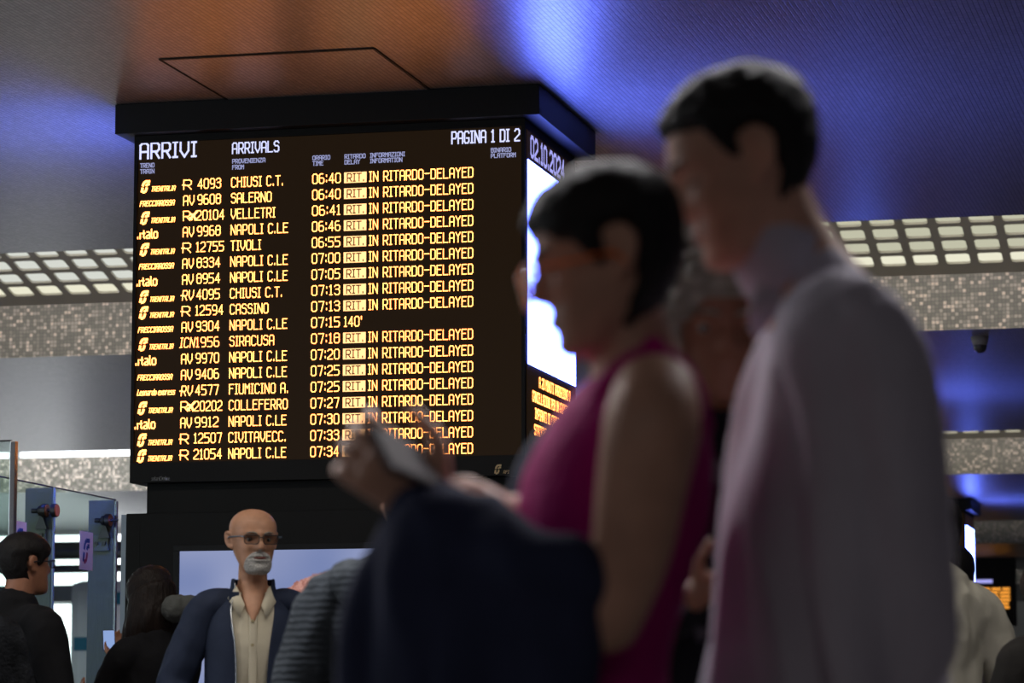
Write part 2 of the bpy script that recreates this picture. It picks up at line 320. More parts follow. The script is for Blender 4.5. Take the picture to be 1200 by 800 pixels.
obj('teal_stripe', B(-18, -9.1, 45.98, 46.01, 2.25, 2.45), M['teal'], tr); obj('teal_stripe', B(-18, -9.1, 45.98, 46.01, 1.2, 1.5), M['teal'], tr); obj('bogie', B(-17.5, -9.5, 46.3, 48.5, 0, .9), M['steeld'], tr)
bm = B(-38, -18.4, 42.4, 43.6, 0, 2.80, bev=.10)
tag(obj('kiosk', bm, mat('dark_kiosk', (.012, .011, .02, 1), .3)), 'low dark kiosk beyond the glass gates, left of the board', 'kiosk')
# security camera under the ceiling edge
c0 = atY(1148, 386, 27.0); sc = thing('security_camera', 'small dark dome security camera under the ceiling at right', 'camera', (c0.x, c0.y, HC))
bm = bmesh.new(); tube(bm, [(c0.x, c0.y, HC), (c0.x, c0.y, HC-.07)], [.075, .06], cap=False); obj('mount', bm, M['gridmetal'], sc, smooth=True)
bm = bmesh.new(); ball(bm, (c0.x, c0.y, HC-.08), .058); obj('dome', bm, M['steeld'], sc, smooth=True)

# ------------------------------------------------------------------ the arrivals totem
YF = 16.0; XL, XR = -5.96, -3.83; YB = 17.16
def totem(name, label, full=True, off=Vector((0, 0, 0)), back=True):
    t = thing(name, label, 'information board', (off.x+(XL+XR)/2, off.y+(YF+YB)/2, 0))
    ox, oy = off.x, off.y
    def Bx(a, b, c, d, e, f, **k): return B(a+ox, b+ox, c+oy, d+oy, e, f, **k)
    obj('cornice', Bx(XL-.08, XR+.095, YF-.1, YB+.1, 4.083, HC-.001, bev=.004), M['black'], t)
    bd = obj('display_housing', Bx(XL, XR, YF, YB, 2.24, 4.083), M['black2'], t)
    # thin frame around the front display
    bm = bmesh.new(); zt, zb = 4.045, 2.345
    for q in ((XL, XR, zt, 4.083), (XL, XR, 2.24, zb), (XL, XL+.02, zb, zt), (XR-.02, XR, zb, zt)): box(bm, q[0]+ox, q[1]+ox, YF-.018+oy, YF+oy, q[2], q[3], bev=.002)
    obj('display_frame', bm, M['black2'], t)
    obj('pillar', Bx(XL+.066, XR-.066, YF+.07, YB-.07, 2.08, 2.24), M['black2'], t)
    obj('cabinet', Bx(XL-.017, XR+.017, YF-.012, YB+.012, 0, 2.08, bev=.004), M['black2'], t)
    def FP(u, v, z=0): return Vector((u+ox, YF-.007-z+oy, v))
    def BP(u, v, z=0): return Vector((XL+XR-u+ox, YB+.007+z+oy, v))
    def RP(u, v, z=0): return Vector((XR+.007+z+ox, YF+u+oy, v))
    def LP(u, v, z=0): return Vector((XL-.007-z+ox, YB-u+oy, v))
    def panel(nm, MP, u0, u1, v0, v1, m, z=0, par=t):
        bm = bmesh.new(); vs = [bm.verts.new(MP(u, v, zz)) for zz in (z-.003, z-.0065) for u, v in ((u0, v0), (u1, v0), (u1, v1), (u0, v1))]
        bm.faces.new(vs[:4]); bm.faces.new(vs[4:][::-1])
        for i in range(4): bm.faces.new((vs[i], vs[i+4], vs[(i+1) % 4+4], vs[(i+1) % 4]))
        return obj(nm, bm, m, par)
    fr = panel('display_screen', FP, XL+.02, XR-.02, 2.345, 4.045, M['led'])
    rows = [('t', 'R', '4093', 'CHIUSI C.T.', '06:40'), ('f', 'AV', '9608', 'SALERNO', '06:40'), ('t', 'RX', '20104', 'VELLETRI', '06:41'), ('i', 'AV', '9968', 'NAPOLI C.LE', '06:46'),
            ('t', 'R', '12755', 'TIVOLI', '06:55'), ('f', 'AV', '8334', 'NAPOLI C.LE', '07:00'), ('i', 'AV', '8954', 'NAPOLI C.LE', '07:05'), ('t', 'RV', '4095', 'CHIUSI C.T.', '07:13'),
            ('t', 'R', '12594', 'CASSINO', '07:13'), ('f', 'AV', '9304', 'NAPOLI C.LE', '07:15'), ('t', 'ICN', '1956', 'SIRACUSA', '07:18'), ('i', 'AV', '9970', 'NAPOLI C.LE', '07:20'),
            ('f', 'AV', '9406', 'NAPOLI C.LE', '07:25'), ('l', 'RV', '4577', 'FIUMICINO A.', '07:25'), ('t', 'RX', '20202', 'COLLEFERRO', '07:27'), ('i', 'AV', '9912', 'NAPOLI C.LE', '07:30'),
            ('t', 'R', '12507', 'CIVITAVECC.', '07:33'), ('t', 'R', '21054', 'NAPOLI C.LE', '07:34')]
    def ux(px): return atY(px, 205, YF).x     # column measured on the first row
    Z0, DZ, H = 3.814, .0841, .0500
    U = {k: ux(p) for k, p in dict(lg=165, lge=207, ct=216, nm=231.5, dst=272, tm=367, rit=405, inf=433.5, infe=554.5).items()}
    def char_w(s): return sum({'I': 2, '1': 2.4, '.': 1.2, ':': 1, ' ': 2}.get(c, 4) for c in s)+1.75*(len(s)-1)
    kk = (U['infe']-U['inf'])/char_w('IN RITARDO-DELAYED')
    def row(MP, par, i, r):
        bm = bmesh.new(); v = Z0-DZ*i-H/2; am = (M['amberhot'] if i == 10 else M['amber']) if full else M['amberfar']
        lg, cat, num, dst, tm = r
        if lg == 't':
            logo(bm, U['lg']+.008, v-.008, .050, MP, w=.26); text(bm, 'TRENITALIA', U['lg']+.062, U['lge']-.008, v-.004, .024, MP, w=.15, shear=.25)
        elif lg == 'f': text(bm, 'FRECCIAROSSA', U['lg'], U['lge']-.012, v+.002, .026, MP, w=.16, shear=.25)
        elif lg == 'i': text(bm, '.italo', U['lg']-.012, U['lg']+.10, v-.002, .046, MP, w=.15)
        else: text(bm, 'Leonardo express', U['lg'], U['lge']+.005, v+.006, .028, MP, w=.16, shear=.2)
        if cat == 'RX':
            text(bm, 'R', U['ct'], U['ct']+.036, v, H, MP); a = U['ct']+.055
            stroke(bm, [(a-.018, v+.006), (a+.018, v+.044)], .012, MP); stroke(bm, [(a-.016, v+.034), (a+.002, v+.028), (a+.012, v+.004)], .011, MP); stroke(bm, [(a-.02, v+.014), (a-.008, v+.004)], .008, MP)
        elif cat == 'ICN': text(bm, cat, U['ct']-.01, U['nm']-.006, v, H, MP, shear=.12)
        else:
            text(bm, cat, U['ct'], U['ct']+(.042 if cat == 'R' else .058), v-.002, H, MP, shear=.1 if cat == 'RV' else 0)
            if cat[0] == 'R': stroke(bm, [(U['ct']-.006, v+.022), (U['ct']+.008, v+.022)], .006, MP)
        text(bm, num, U['nm']+(.006 if len(num) == 4 else .001), U['nm']+(.131 if len(num) == 4 else .151), v, H, MP)
        text(bm, dst, U['dst'], U['dst']+char_w(dst)*kk*.98, v, H, MP); text(bm, tm, U['tm'], U['tm']+.150, v, H, MP)
        if i == 9: text(bm, "140'", U['rit'], U['rit']+.095, v, H, MP)
        else:
            text(bm, 'IN RITARDO-DELAYED', U['inf'], U['infe'], v, H, MP)
            b2 = bmesh.new(); vs = [b2.verts.new(MP(a, b, 0)) for a, b in ((U['rit']-.006, v-.004), (U['rit']+.116, v-.004), (U['rit']+.116, v+.052), (U['rit']-.006, v+.052))]; b2.faces.new(vs); obj('delay_block', b2, M['amberblock'], par)
        o = obj('train_row', bm, am, par, kind='stuff')
        if i != 9:
            bm = bmesh.new(); text(bm, 'RIT.', U['rit']+.012, U['rit']+.104, v+.004, .040, MP, w=.15, z=.0015)
            obj('delay_letters', bm, M['ink'], par, kind='stuff')
    if full:
        for i, r in enumerate(rows): row(FP, fr, i, r)
        def zz(px, py): return atY(px, py, YF)
        def word(s, x0, x1, ytop, ybot, m, w=.14):
            a, b = zz(x0, ybot), zz(x1, ybot); h = zz(x0, ytop).z-a.z
            bm = bmesh.new(); text(bm, s, a.x, b.x, a.z, h, FP, w=w); obj('heading', bm, m, fr, kind='stuff')
        word('ARRI', 165, 208, 168.5, 186, M['whiteled']); word('VI', 212, 230, 167.5, 184, M['whiteled']); word('ARRIVALS', 273, 327, 168, 180, M['whiteled'], .13)
        word('PAGINA 1 DI 2', 530, 609, 155, 168.5, M['whiteled'], .13)
        for s, x0, x1, y in (('TRENO', 165, 181, 192), ('TRAIN', 165, 181, 199), ('PROVENIENZA', 273, 311, 187), ('FROM', 273, 286, 194), ('ORARIO', 367, 387, 183), ('TIME', 367, 379, 189.5),
                             ('RITARDO', 404.5, 428.5, 181.5), ('DELAY', 404.5, 422, 188), ('INFORMAZIONI', 434.5, 474.5, 180), ('INFORMATION', 434.5, 471.5, 186.5), ('BINARIO', 576, 599, 174), ('PLATFORM', 576, 604.5, 180.5)):
            word(s, x0, x1, y, y+4.6, M['greyled'], .2)
        # small prints on the lower frame
        bm = bmesh.new(); F2 = lambda u, v, z=0: Vector((u, YF-.0195, v)); a = zz(179, 563)
        text(bm, 'solari', a.x, a.x+.042, a.z, .018, F2, w=.18); text(bm, 'udine', a.x+.062, a.x+.10, a.z, .018, F2, w=.18); text(bm, 'O', a.x+.046, a.x+.058, a.z, .018, F2, w=.18)
        obj('maker_print', bm, M['printgrey'], t, kind='stuff')
        bm = bmesh.new(); a = zz(581, 555); logo(bm, a.x, a.z, .036, F2, w=.26); text(bm, 'RFI', a.x+.045, a.x+.072, a.z, .014, F2, w=.2, shear=.2); obj('operator_print', bm, M['sticker'], t, kind='stuff')
    else:
        for i, r in enumerate(rows): row(FP, fr, i, r)
    bk = panel('rear_display_screen', BP, XL+.02, XR-.02, 2.345, 4.045, M['led'])
    if full:
        for i, r in enumerate(rows): row(BP, bk, i, r)
    # side displays: white page, date, notice
    for nm, MP in (('side_display', RP), ('side_display', LP)):
        sd = panel(nm, MP, .01, YB-YF-.01, 2.36, 4.03, M['led'])
        panel('lit_page', MP, .02, 1.135, 2.815, 3.875, M['screen' if MP is RP else 'screenl'], z=.004, par=sd)
        if not full: continue
        bm = bmesh.new(); text(bm, '02.10.2024', .085, .86, 3.905, .100, MP, w=.2); obj('date', bm, M['violet'], sd, kind='stuff')
        bm = bmesh.new()
        for s, u0, u1, v in (('A 20 MINUTI VARIAZIONI O', .27, 1.00, 2.72), ('CANCELLAZIONI PER UN GUASTO AGLI', .12, 1.09, 2.635), ('IMPIANTI DI CIRCOLAZIONE', .18, .98, 2.55), ('STAZIONE DI ROMA', .16, .70, 2.465)):
            text(bm, s, u0, u1, v, .050, MP, w=.16)
        obj('notice_text', bm, M['amber'], sd, kind='stuff')
    # advert screen in the cabinet
    if full:
        p0 = zz(212, 646); q = lambda x0, x1, z0, z1, y0, y1: B(x0+ox, x1+ox, y0+oy, y1+oy, z0, z1, bev=.002)
        bm = bmesh.new(); x0, x1, z1, z0 = p0.x, XR-.30, p0.z, .75
        for a in ((x0-.03, x1+.03, z1, z1+.03), (x0-.03, x1+.03, z0-.03, z0), (x0-.03, x0, z0, z1), (x1, x1+.03, z0, z1)): box(bm, a[0], a[1], YF-.030, YF-.012, a[2], a[3], bev=.002)
        obj('advert_frame', bm, M['black'], t)
        m = emat('advert_picture', (0, 0, 0)); n = m.node_tree.nodes; L = m.node_tree.links; e = [k for k in n if k.type == 'EMISSION'][0]
        tc = n.new('ShaderNodeTexCoord'); cx = atY(388, 748, YF)
        nz = n.new('ShaderNodeTexNoise'); nz.inputs['Scale'].default_value = 38; L.new(tc.outputs['Object'], nz.inputs[0])
        vm = n.new('ShaderNodeVectorMath'); vm.operation = 'SUBTRACT'; L.new(tc.outputs['Object'], vm.inputs[0]); vm.inputs[1].default_value = (cx.x, 0, cx.z)
        sc_ = n.new('ShaderNodeVectorMath'); sc_.operation = 'MULTIPLY'; sc_.inputs[1].default_value = (1, 0, 1.05); L.new(vm.outputs[0], sc_.inputs[0])
        ln = n.new('ShaderNodeVectorMath'); ln.operation = 'LENGTH'; L.new(sc_.outputs[0], ln.inputs[0])
        ma = n.new('ShaderNodeMath'); ma.operation = 'MULTIPLY_ADD'; ma.inputs[1].default_value = .03; L.new(nz.outputs[0], ma.inputs[0]); L.new(ln.outputs['Value'], ma.inputs[2])
        r = n.new('ShaderNodeMapRange'); r.inputs['From Min'].default_value = .365; r.inputs['From Max'].default_value = .375; L.new(ma.outputs[0], r.inputs[0])
        br = n.new('ShaderNodeValToRGB'); L.new(nz.outputs[0], br.inputs[0]); br.color_ramp.elements[0].position = .35; br.color_ramp.elements[1].position = .65; br.color_ramp.elements[0].color = rgb(158, 106, 96); br.color_ramp.elements[1].color = rgb(192, 142, 130)
        n2 = n.new('ShaderNodeTexNoise'); n2.inputs['Scale'].default_value = 1.6; n2.inputs['Detail'].default_value = 1; L.new(tc.outputs['Object'], n2.inputs[0])
        bl = n.new('ShaderNodeValToRGB'); L.new(n2.outputs[0], bl.inputs[0]); bl.color_ramp.elements[0].position = .35; bl.color_ramp.elements[1].position = .65; bl.color_ramp.elements[0].color = rgb(92, 112, 165); bl.color_ramp.elements[1].color = rgb(142, 152, 190)
        mx = n.new('ShaderNodeMixRGB'); L.new(r.outputs[0], mx.inputs[0]); L.new(br.outputs[0], mx.inputs[1]); L.new(bl.outputs[0], mx.inputs[2]); L.new(mx.outputs[0], e.inputs[0])
        obj('advert_screen', B(x0, x1, YF-.016, YF-.012, z0, z1), m, t)
        obj('panel_joint', B(XL+.052, XL+.058, YF-.0135, YF-.0121, .05, 2.03), jm, t)
        obj('edge_strip', B(XL-.045, XL-.018, YF-.01, YF+.04, 0, 2.075), mat('pale_edge_strip', rgb(175, 190, 205), .3), t, label='pale vertical metal strip')
    return t
totem('arrivals_board_totem', 'large black totem with the lit amber arrivals board under the ceiling')
totem('arrivals_board_totem', 'small distant totem with a lit side page beyond the man in white at right', full=False, off=Vector((-.72, 29.2, 0)))
totem('arrivals_board_totem', 'totem with a lit side page hidden behind the man in the white shirt', full=False, off=Vector((-.30, 14.6, 0)))
# third, farthest board
YT = 60.0; a, b = atY(1030, 655, YT), atY(1187, 716, YT)
t = thing('hanging_departures_board', 'farthest wide hanging board with rows of orange text at right', 'information board', ((a.x+b.x)/2, YT+.3, HC))
obj('housing', B(a.x, b.x+.02, YT, YT+.6, b.z-.25, HC-.001), M['black2'], t)
obj('header_text', B(atY(1135, 680, YT).x, atY(1163, 680, YT).x, YT-.02, YT-.001, atY(1150, 683, YT).z, atY(1150, 679, YT).z), M['violet'], t)
hot = emat('blurred_amber_leds', (1.0, .38, .05))
for i in range(6):
    zc = atY(1165, 690+i*4.3, YT).z
    bm = bmesh.new(); x = atY(1110, 690, YT).x
    rr = random.Random(i)
    while x < b.x-.12: wd = rr.uniform(.12, .3); box(bm, x, min(x+wd, b.x-.05), YT-.02, YT-.001, zc-.022, zc+.024); x += wd+.03
    obj('text_row', bm, hot, t, kind='stuff')

# ------------------------------------------------------------------ glass gates on the left
GX = -6.68
def gate(Yp, label, glabel, y_next):
    t = thing('gate_post', label, 'gate post', (GX-.09, Yp, 0)); zt = 2.285
    obj('post_plate', B(GX-.165, GX-.007, Yp-.012, Yp+.012, 0, zt, bev=.003), M['steel'], t)
    zc = atX(55 if Yp < 17 else 118, 599 if Yp < 17 else 612, GX).z
    zc = 2.155 if Yp < 17 else 2.165
    bm = bmesh.new(); cyl(bm, (GX-.10, Yp-.06, zc), (GX+.035, Yp-.06, zc), .008); cyl(bm, (GX-.105, Yp-.06, zc), (GX-.075, Yp-.06, zc), .014); cyl(bm, (GX-.062, Yp-.06, zc), (GX-.046, Yp-.06, zc), .028)
    cyl(bm, (GX-.06, Yp-.06, zc), (GX-.06, Yp-.01, zc), .012); obj('clamp_rod', bm, M['steeld'], t, smooth=False)
    for xx in ((GX-.030, GX+.028) if Yp < 17 else (GX-.025,)):
        bm = bmesh.new(); cyl(bm, (xx-.012, Yp-.06, zc), (xx+.012, Yp-.06, zc), .038, n=24); d = obj('clamp_disc', bm, M['steeld'], t)
        bm = bmesh.new(); cyl(bm, (xx+.012, Yp-.06, zc), (xx+.018, Yp-.06, zc), .034, n=24); obj('washer', bm, M['orange'], d)
    bm = bmesh.new()
    for s in (-.014, .014):
        vs = [Vector((GX-.055, 0, zc-.005)), Vector((GX-.09, 0, zc-.10)), Vector((GX-.02, 0, zc-.10))]
    a = [bm.verts.new((v.x, Yp-.05, v.z)) for v in vs]; b = [bm.verts.new((v.x, Yp-.02, v.z)) for v in vs]
    bm.faces.new(a); bm.faces.new(b[::-1]); [bm.faces.new((a[i], b[i], b[(i+1) % 3], a[(i+1) % 3])) for i in range(3)]
    obj('bracket', bm, M['steeld'], t); obj('bracket_plate', B(GX-.125, GX-.035, Yp-.03, Yp-.012, zc-.175, zc-.085, bev=.003), M['steel'], t)
    for xx in (GX-.105, GX-.06): bm = bmesh.new(); cyl(bm, (xx, Yp-.042, zc-.13), (xx, Yp-.03, zc-.13), .011); obj('bolt_head', bm, M['steeld'], t)
    return t
gate(16.735, 'brushed steel gate post, left one of the pair, with a double disc clamp', '', 0)
gate(17.70, 'brushed steel gate post, right one next to the arrivals board, with a single disc clamp', '', 0)
def pane(name, label, x0, x1, y0, y1, z1):
    t = thing(name, label, 'glass panel', ((x0+x1)/2, (y0+y1)/2, 0)); obj('glass_sheet', B(x0, x1, y0, y1, 0.02, z1), M['glass'], t)
    return t
p = pane('glass_panel', 'clear glass panel between the two steel gate posts, with a logo sticker', GX-.003, GX+.003, 16.74, 17.69, 2.285)
obj('glass_rim', B(GX-.005, GX+.005, 16.725, 16.745, 0.02, 2.285), M['edge'], p); obj('glass_rim', B(GX-.004, GX+.004, 16.74, 17.69, 2.283, 2.290), M['steeld'], p); obj('glass_rim', B(GX-.005, GX+.005, 17.69, 17.72, .02, 2.28), M['steell'], p)
p2 = pane('glass_panel', 'clear glass panel left of the left steel post, behind the man in black', GX-.003, GX+.003, 14.6, 16.71, 2.285)
obj('glass_rim', B(GX-.004, GX+.004, 14.6, 16.71, 2.283, 2.290), M['steeld'], p2)
def sticker(Y0, zc, par, label):
    s = thing('logo_sticker', label, 'sticker', (GX+.004, Y0+.1, zc-.108))
    bm = B(GX+.0035, GX+.005, Y0, Y0+.205, zc-.108, zc+.108); obj('sticker_sheet', bm, M['sticker'], s)
    SP = lambda u, v, z=0: Vector((GX+.0056, Y0+u, v))
    bm = bmesh.new(); logo(bm, .055, zc-.062, .105, SP, w=.24, parts='abc'); obj('blue_print', bm, M['blueink'], s)
    bm = bmesh.new(); logo(bm, .055, zc-.062, .105, SP, w=.24, parts='d'); obj('red_print', bm, M['redink'], s)
sticker(17.12, 1.965, None, 'white square sticker with a blue and red logo on the glass by the right post')
sticker(16.13, 1.96, None, 'white logo sticker on the glass behind the head of the man in black')
q = atY(14.2, 517, 13.0); q2 = atY(19.0, 517, 13.0)
p3 = pane('glass_door_panel', 'nearer clear glass panel with an upright steel edge at the left picture edge', q.x-1.2, q.x, 12.995, 13.005, q.z)
obj('steel_edge', B(q.x-.003, q2.x+.001, 12.985, 13.02, 0, q.z, bev=.002), M['steell'], p3)
obj('glass_rim', B(q.x-1.2, q.x, 12.992, 13.008, q.z, q.z+.006), M['steeld'], p3)

# ------------------------------------------------------------------ people
def skin(name, c, n=.12): 
    m = mat(name, c, .48, noise_amt=n, noise_scale=22, bump=.08, bump_scale=160, spec=.4); return m
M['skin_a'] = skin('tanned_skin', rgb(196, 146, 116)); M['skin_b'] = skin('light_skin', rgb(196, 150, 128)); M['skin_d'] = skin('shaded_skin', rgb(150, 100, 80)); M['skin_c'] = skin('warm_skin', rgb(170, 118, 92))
def fabric(name, c, rough=.85, b=.35, sc=25, na=.12, stretch=None): return mat(name, c, rough, noise_amt=na, noise_scale=12, bump=b, bump_scale=sc, spec=.15, stretch=stretch)
M['hair_black'] = mat('black_hair', (.010, .008, .008, 1), .55, noise_amt=.3, noise_scale=60, bump=.5, bump_scale=90, stretch=(3, 3, .4), spec=.3)
M['hair_brown'] = mat('dark_brown_hair', (.016, .010, .008, 1), .45, noise_amt=.4, noise_scale=60, bump=.6, bump_scale=60, stretch=(4, 4, .3), spec=.2)
M['hair_grey'] = mat('grey_curly_hair', (.30, .27, .23, 1), .7, noise_amt=.4, noise_scale=40, bump=.6, bump_scale=70)
M['beard'] = mat('white_beard', (.62, .60, .57, 1), .9, noise_amt=.35, noise_scale=160, bump=1, bump_scale=260)
M['lens2'] = glass_mat('clear_lens', (.9, .9, .92, 1)); M['frame'] = mat('spectacle_frame', (.02, .022, .03, 1), .3); M['framel'] = mat('light_spectacle_arm', rgb(120, 140, 160), .3, .5)
M['eyew'] = mat('eye_white', (.28, .26, .24, 1), .35); M['iris'] = mat('iris', (.02, .012, .008, 1), .2); M['lip'] = mat('lips', rgb(140, 80, 72), .5)
M['phone'] = mat('phone_shell', (.03, .03, .035, 1), .5); M['trouser'] = fabric('dark_trousers', (.015, .016, .02, 1)); M['shoe'] = mat('black_shoe', (.01, .01, .01, 1), .4)

# head: local x right-hand side, y forward, z up, origin at eye height, ~0.235 tall
HT = [(-.124, .058, .030, .012), (-.121, .076, .012, .030), (-.112, .086, -.004, .041), (-.095, .089, -.022, .049), (-.075, .088, -.046, .056), (-.05, .087, -.072, .063), (-.02, .087, -.092, .069),
      (.0, .087, -.100, .072), (.025, .090, -.105, .075), (.05, .087, -.105, .076), (.068, .080, -.100, .072), (.085, .066, -.088, .063), (.098, .049, -.072, .051), (.107, .030, -.054, .037), (.1125, .010, -.034, .021), (.1145, -.008, -.016, .005)]
def sm(a, b, x): t = max(0, min(1, (x-a)/(b-a))); return t*t*(3-2*t)
def ga(x, s): return math.exp(-(x/s)**2)
def head_pt(th, z, nose=1.0, beard=0):
    """th=0 front, +90 = person's right (x+)"""
    for a, b in zip(HT, HT[1:]):
        if a[0] <= z <= b[0]: break
    t = (z-a[0])/(b[0]-a[0]); t = max(0, min(1, t)); f, k, w_ = [a[i]+(b[i]-a[i])*t for i in (1, 2, 3)]
    c = (f+k)/2; h = (f-k)/2; e = .9
    sx, cy = sin(th), cos(th)
    x = w_*math.copysign(abs(sx)**e, sx); y = c+h*math.copysign(abs(cy)**e, cy)
    if cy > 0:
        nw = .0075+.010*sm(.02, -.032, z)
        amp = (.005+.023*sm(.022, -.026, z))*(1-sm(-.034, -.046, z))*sm(.045, .012, z)*nose
        y += amp*ga(x, nw)
        y -= .011*ga(abs(x)-.031, .015)*ga(z-.001, .011)
        y += .005*ga(z-.022, .010)*ga(x, .045)
        y += .006*ga(x, .022)*(ga(z+.061, .0045)+ga(z+.074, .0055)) - .004*ga(x, .02)*ga(z+.0675, .0025)
        y += .006*ga(x, .018)*ga(z+.104, .012) - .003*ga(x, .02)*ga(z+.088, .007)
        y += .005*ga(abs(x)-.042, .016)*ga(z+.028, .018)
        y -= .004*ga(abs(x)-.027, .008)*ga(z+.048, .012)
        if beard: y += beard*sm(-.035, -.06, z)*ga(x, .034)
    return Vector((x, y, z))
def head_mesh(bm, MH, nose=1.0, beard=0, ears=True, nr=64, ns=72):
    R0 = []
    zs = [HT[0][0]+(HT[-1][0]-HT[0][0])*(.5-.5*cos(PI*i/nr)) for i in range(nr+1)]
    for z in zs: R0.append([bm.verts.new(MH @ head_pt(2*PI*i/ns, z, nose, beard)) for i in range(ns)])
    for a, b in zip(R0, R0[1:]):
        for i in range(ns): bm.faces.new((a[i], a[(i+1) % ns], b[(i+1) % ns], b[i]))
    bm.faces.new(R0[0][::-1]); bm.faces.new(R0[-1])
    if ears:
        for s in (-1, 1):
            ear(bm, MH, s)
def ear(bm, MH, s):
    P = lambda a, b, c: MH @ Vector((s*(.072+a), -.010+b, c))
    tube(bm, [P(.0, .004, -.028), P(.008, -.008, -.022), P(.014, -.020, -.004), P(.016, -.022, .014), P(.014, -.012, .028), P(.009, .002, .027), P(.002, .008, .014)], [.0075, .006, .005, .005, .005, .005, .004], n=8)
    tube(bm, [P(-.004, .002, -.014), P(.006, -.010, .004), P(.006, -.008, .018)], [.006, .010, .008], n=8)
def hair_mesh(bm, MH, T=.014, front=.062, side=.02, nape=-.075, sb=-.01, seed=0, rough=.002, curly=0, earcut=True, nr=60, ns=80, taper=0):
    """hair cap: head surface pushed out above the hairline, tucked inside below it"""
    R0 = []; zs = [-.115+(.1145+.115)*(.5-.5*cos(PI*i/nr)) for i in range(nr+1)]
    for z in zs:
        row = []
        for i in range(ns):
            th = 2*PI*i/ns; a = abs(math.degrees(th if th < PI else th-2*PI))
            if a < 55: hl = front-(front-side)*sm(18, 55, a)
            elif a < 80: hl = side-(side-sb)*sm(55, 80, a)
            elif a < 98: hl = sb+((.030-sb)*sm(80, 86, a) if earcut else 0)
            else: hl = (.030 if earcut else sb)+(nape-(.030 if earcut else sb))*sm(98, 118, a)
            p = head_pt(th, z, 0); c = Vector((0, -.01, .01)); d = (p-c).normalized()
            k = sm(hl-.006, hl+.010, z); q = p*1
            nz = noise.noise(p*(38 if curly else 60)+Vector((seed, 0, 0)))
            t = T*(.75+.35*sm(.0, .1, z))*(1-taper*sm(.03, -.06, z))+rough*nz+curly*abs(nz)
            row.append(bm.verts.new(MH @ (p+d*(t*k-.012*(1-k)))))
        R0.append(row)
    for a, b in zip(R0, R0[1:]):
        for i in range(ns): bm.faces.new((a[i], a[(i+1) % ns], b[(i+1) % ns], b[i]))
    bm.faces.new(R0[0][::-1]); bm.faces.new(R0[-1]); return bm
def eyes(MH, par, closed=None):
    for s in (-1, 1):
        bm = bmesh.new(); ball(bm, MH @ Vector((s*.031, .0655, .0)), .0125); e = obj('eye', bm, M[closed] if closed else M['eyew'], par, smooth=True)
        arc = lambda z, y0: [MH @ Vector((s*(.031+a), y0-abs(a)*.35-(.003 if abs(a) > .01 else 0), z+.002*(1-abs(a)/.014))) for a in (-.014, -.007, 0, .007, .014)]
        if closed:
            bm = bmesh.new(); tube(bm, arc(-.006, .0785), [.0012]*5, n=6); obj('lashes', bm, M['hair_black'], e, smooth=True); continue
        bm = bmesh.new(); ball(bm, MH @ Vector((s*.031+.001, .0755, -.001)), .0045, u=10, v=8); obj('iris', bm, M['iris'], e, smooth=True)
        bm = bmesh.new(); tube(bm, arc(.008, .0745), [.0028]*5, n=6); obj('eyelid', bm, M['skin_a'], par, smooth=True)
def lips(MH, par, nose=1):
    for dz in (.0042, -.0052):
        lb = bmesh.new(); P = []
        for a in (-15, -8, 0, 8, 15):
            q = head_pt(math.radians(a), -.0675+dz*(1-abs(a)/17), nose); q.y -= .0015; P.append(MH @ q)
        tube(lb, P, [.0015, .0036, .0042, .0036, .0015], n=8); obj('lip', lb, M['lip'], par, smooth=True)
def brows(MH, par, m):
    for s in (-1, 1):
        bm = bmesh.new(); tube(bm, [MH @ Vector((s*x, y, z)) for x, y, z in ((.014, .0925, .022), (.028, .091, .027), (.044, .081, .024))], [.003, .0035, .002], n=6); obj('eyebrow', bm, m, par, smooth=True)
def hand(bm, W, f, n, up=None, s=1.0, curl=.5, thumb=1, spread=.06, curls=None):
    """W wrist, f direction to the knuckles, n palm normal (the side fingers curl to); thumb +1/-1 picks the side"""
    f = Vector(f).normalized(); n = Vector(n); n = (n-f*n.dot(f)).normalized(); sd = f.cross(n)*thumb
    W = Vector(W)
    tube(bm, [W-f*.02*s, W+f*.03*s, W+f*.065*s, W+f*.088*s], [(.024*s, .017*s), (.036*s, .015*s), (.040*s, .014*s), (.038*s, .012*s)], side=sd, n=14)
    L = [.92, 1.05, 1.0, .8]
    for k in range(4):
        o = (1.5-k)*.0205*s; b = W+f*.085*s+sd*o; d = (f+sd*(1.5-k)*spread).normalized(); c = (curls or [curl]*4)[k]; p = [b-d*.012*s]; a = 0; q = b
        p.append(q)
        for seg, ln in enumerate((.040, .026, .021)):
            a += c*(.9, 1.1, .7)[seg]; q = q+(d*cos(a)+n*sin(a))*ln*L[k]*s; p.append(q)
        tube(bm, p, [.0095*s, .0092*s, .0085*s, .0078*s, .0065*s], n=9)
    b = W+f*.022*s+sd*.030*s; d1 = (f*.62+sd*.62+n*.45).normalized(); d2 = (f*.85+sd*.15+n*.5).normalized()
    tube(bm, [W+f*.012*s+sd*.012*s, b+d1*.012*s, b+d1*.042*s, b+d1*.042*s+d2*.030*s, b+d1*.042*s+d2*.052*s], [.014*s, .0135*s, .0105*s, .0095*s, .0075*s], n=9)
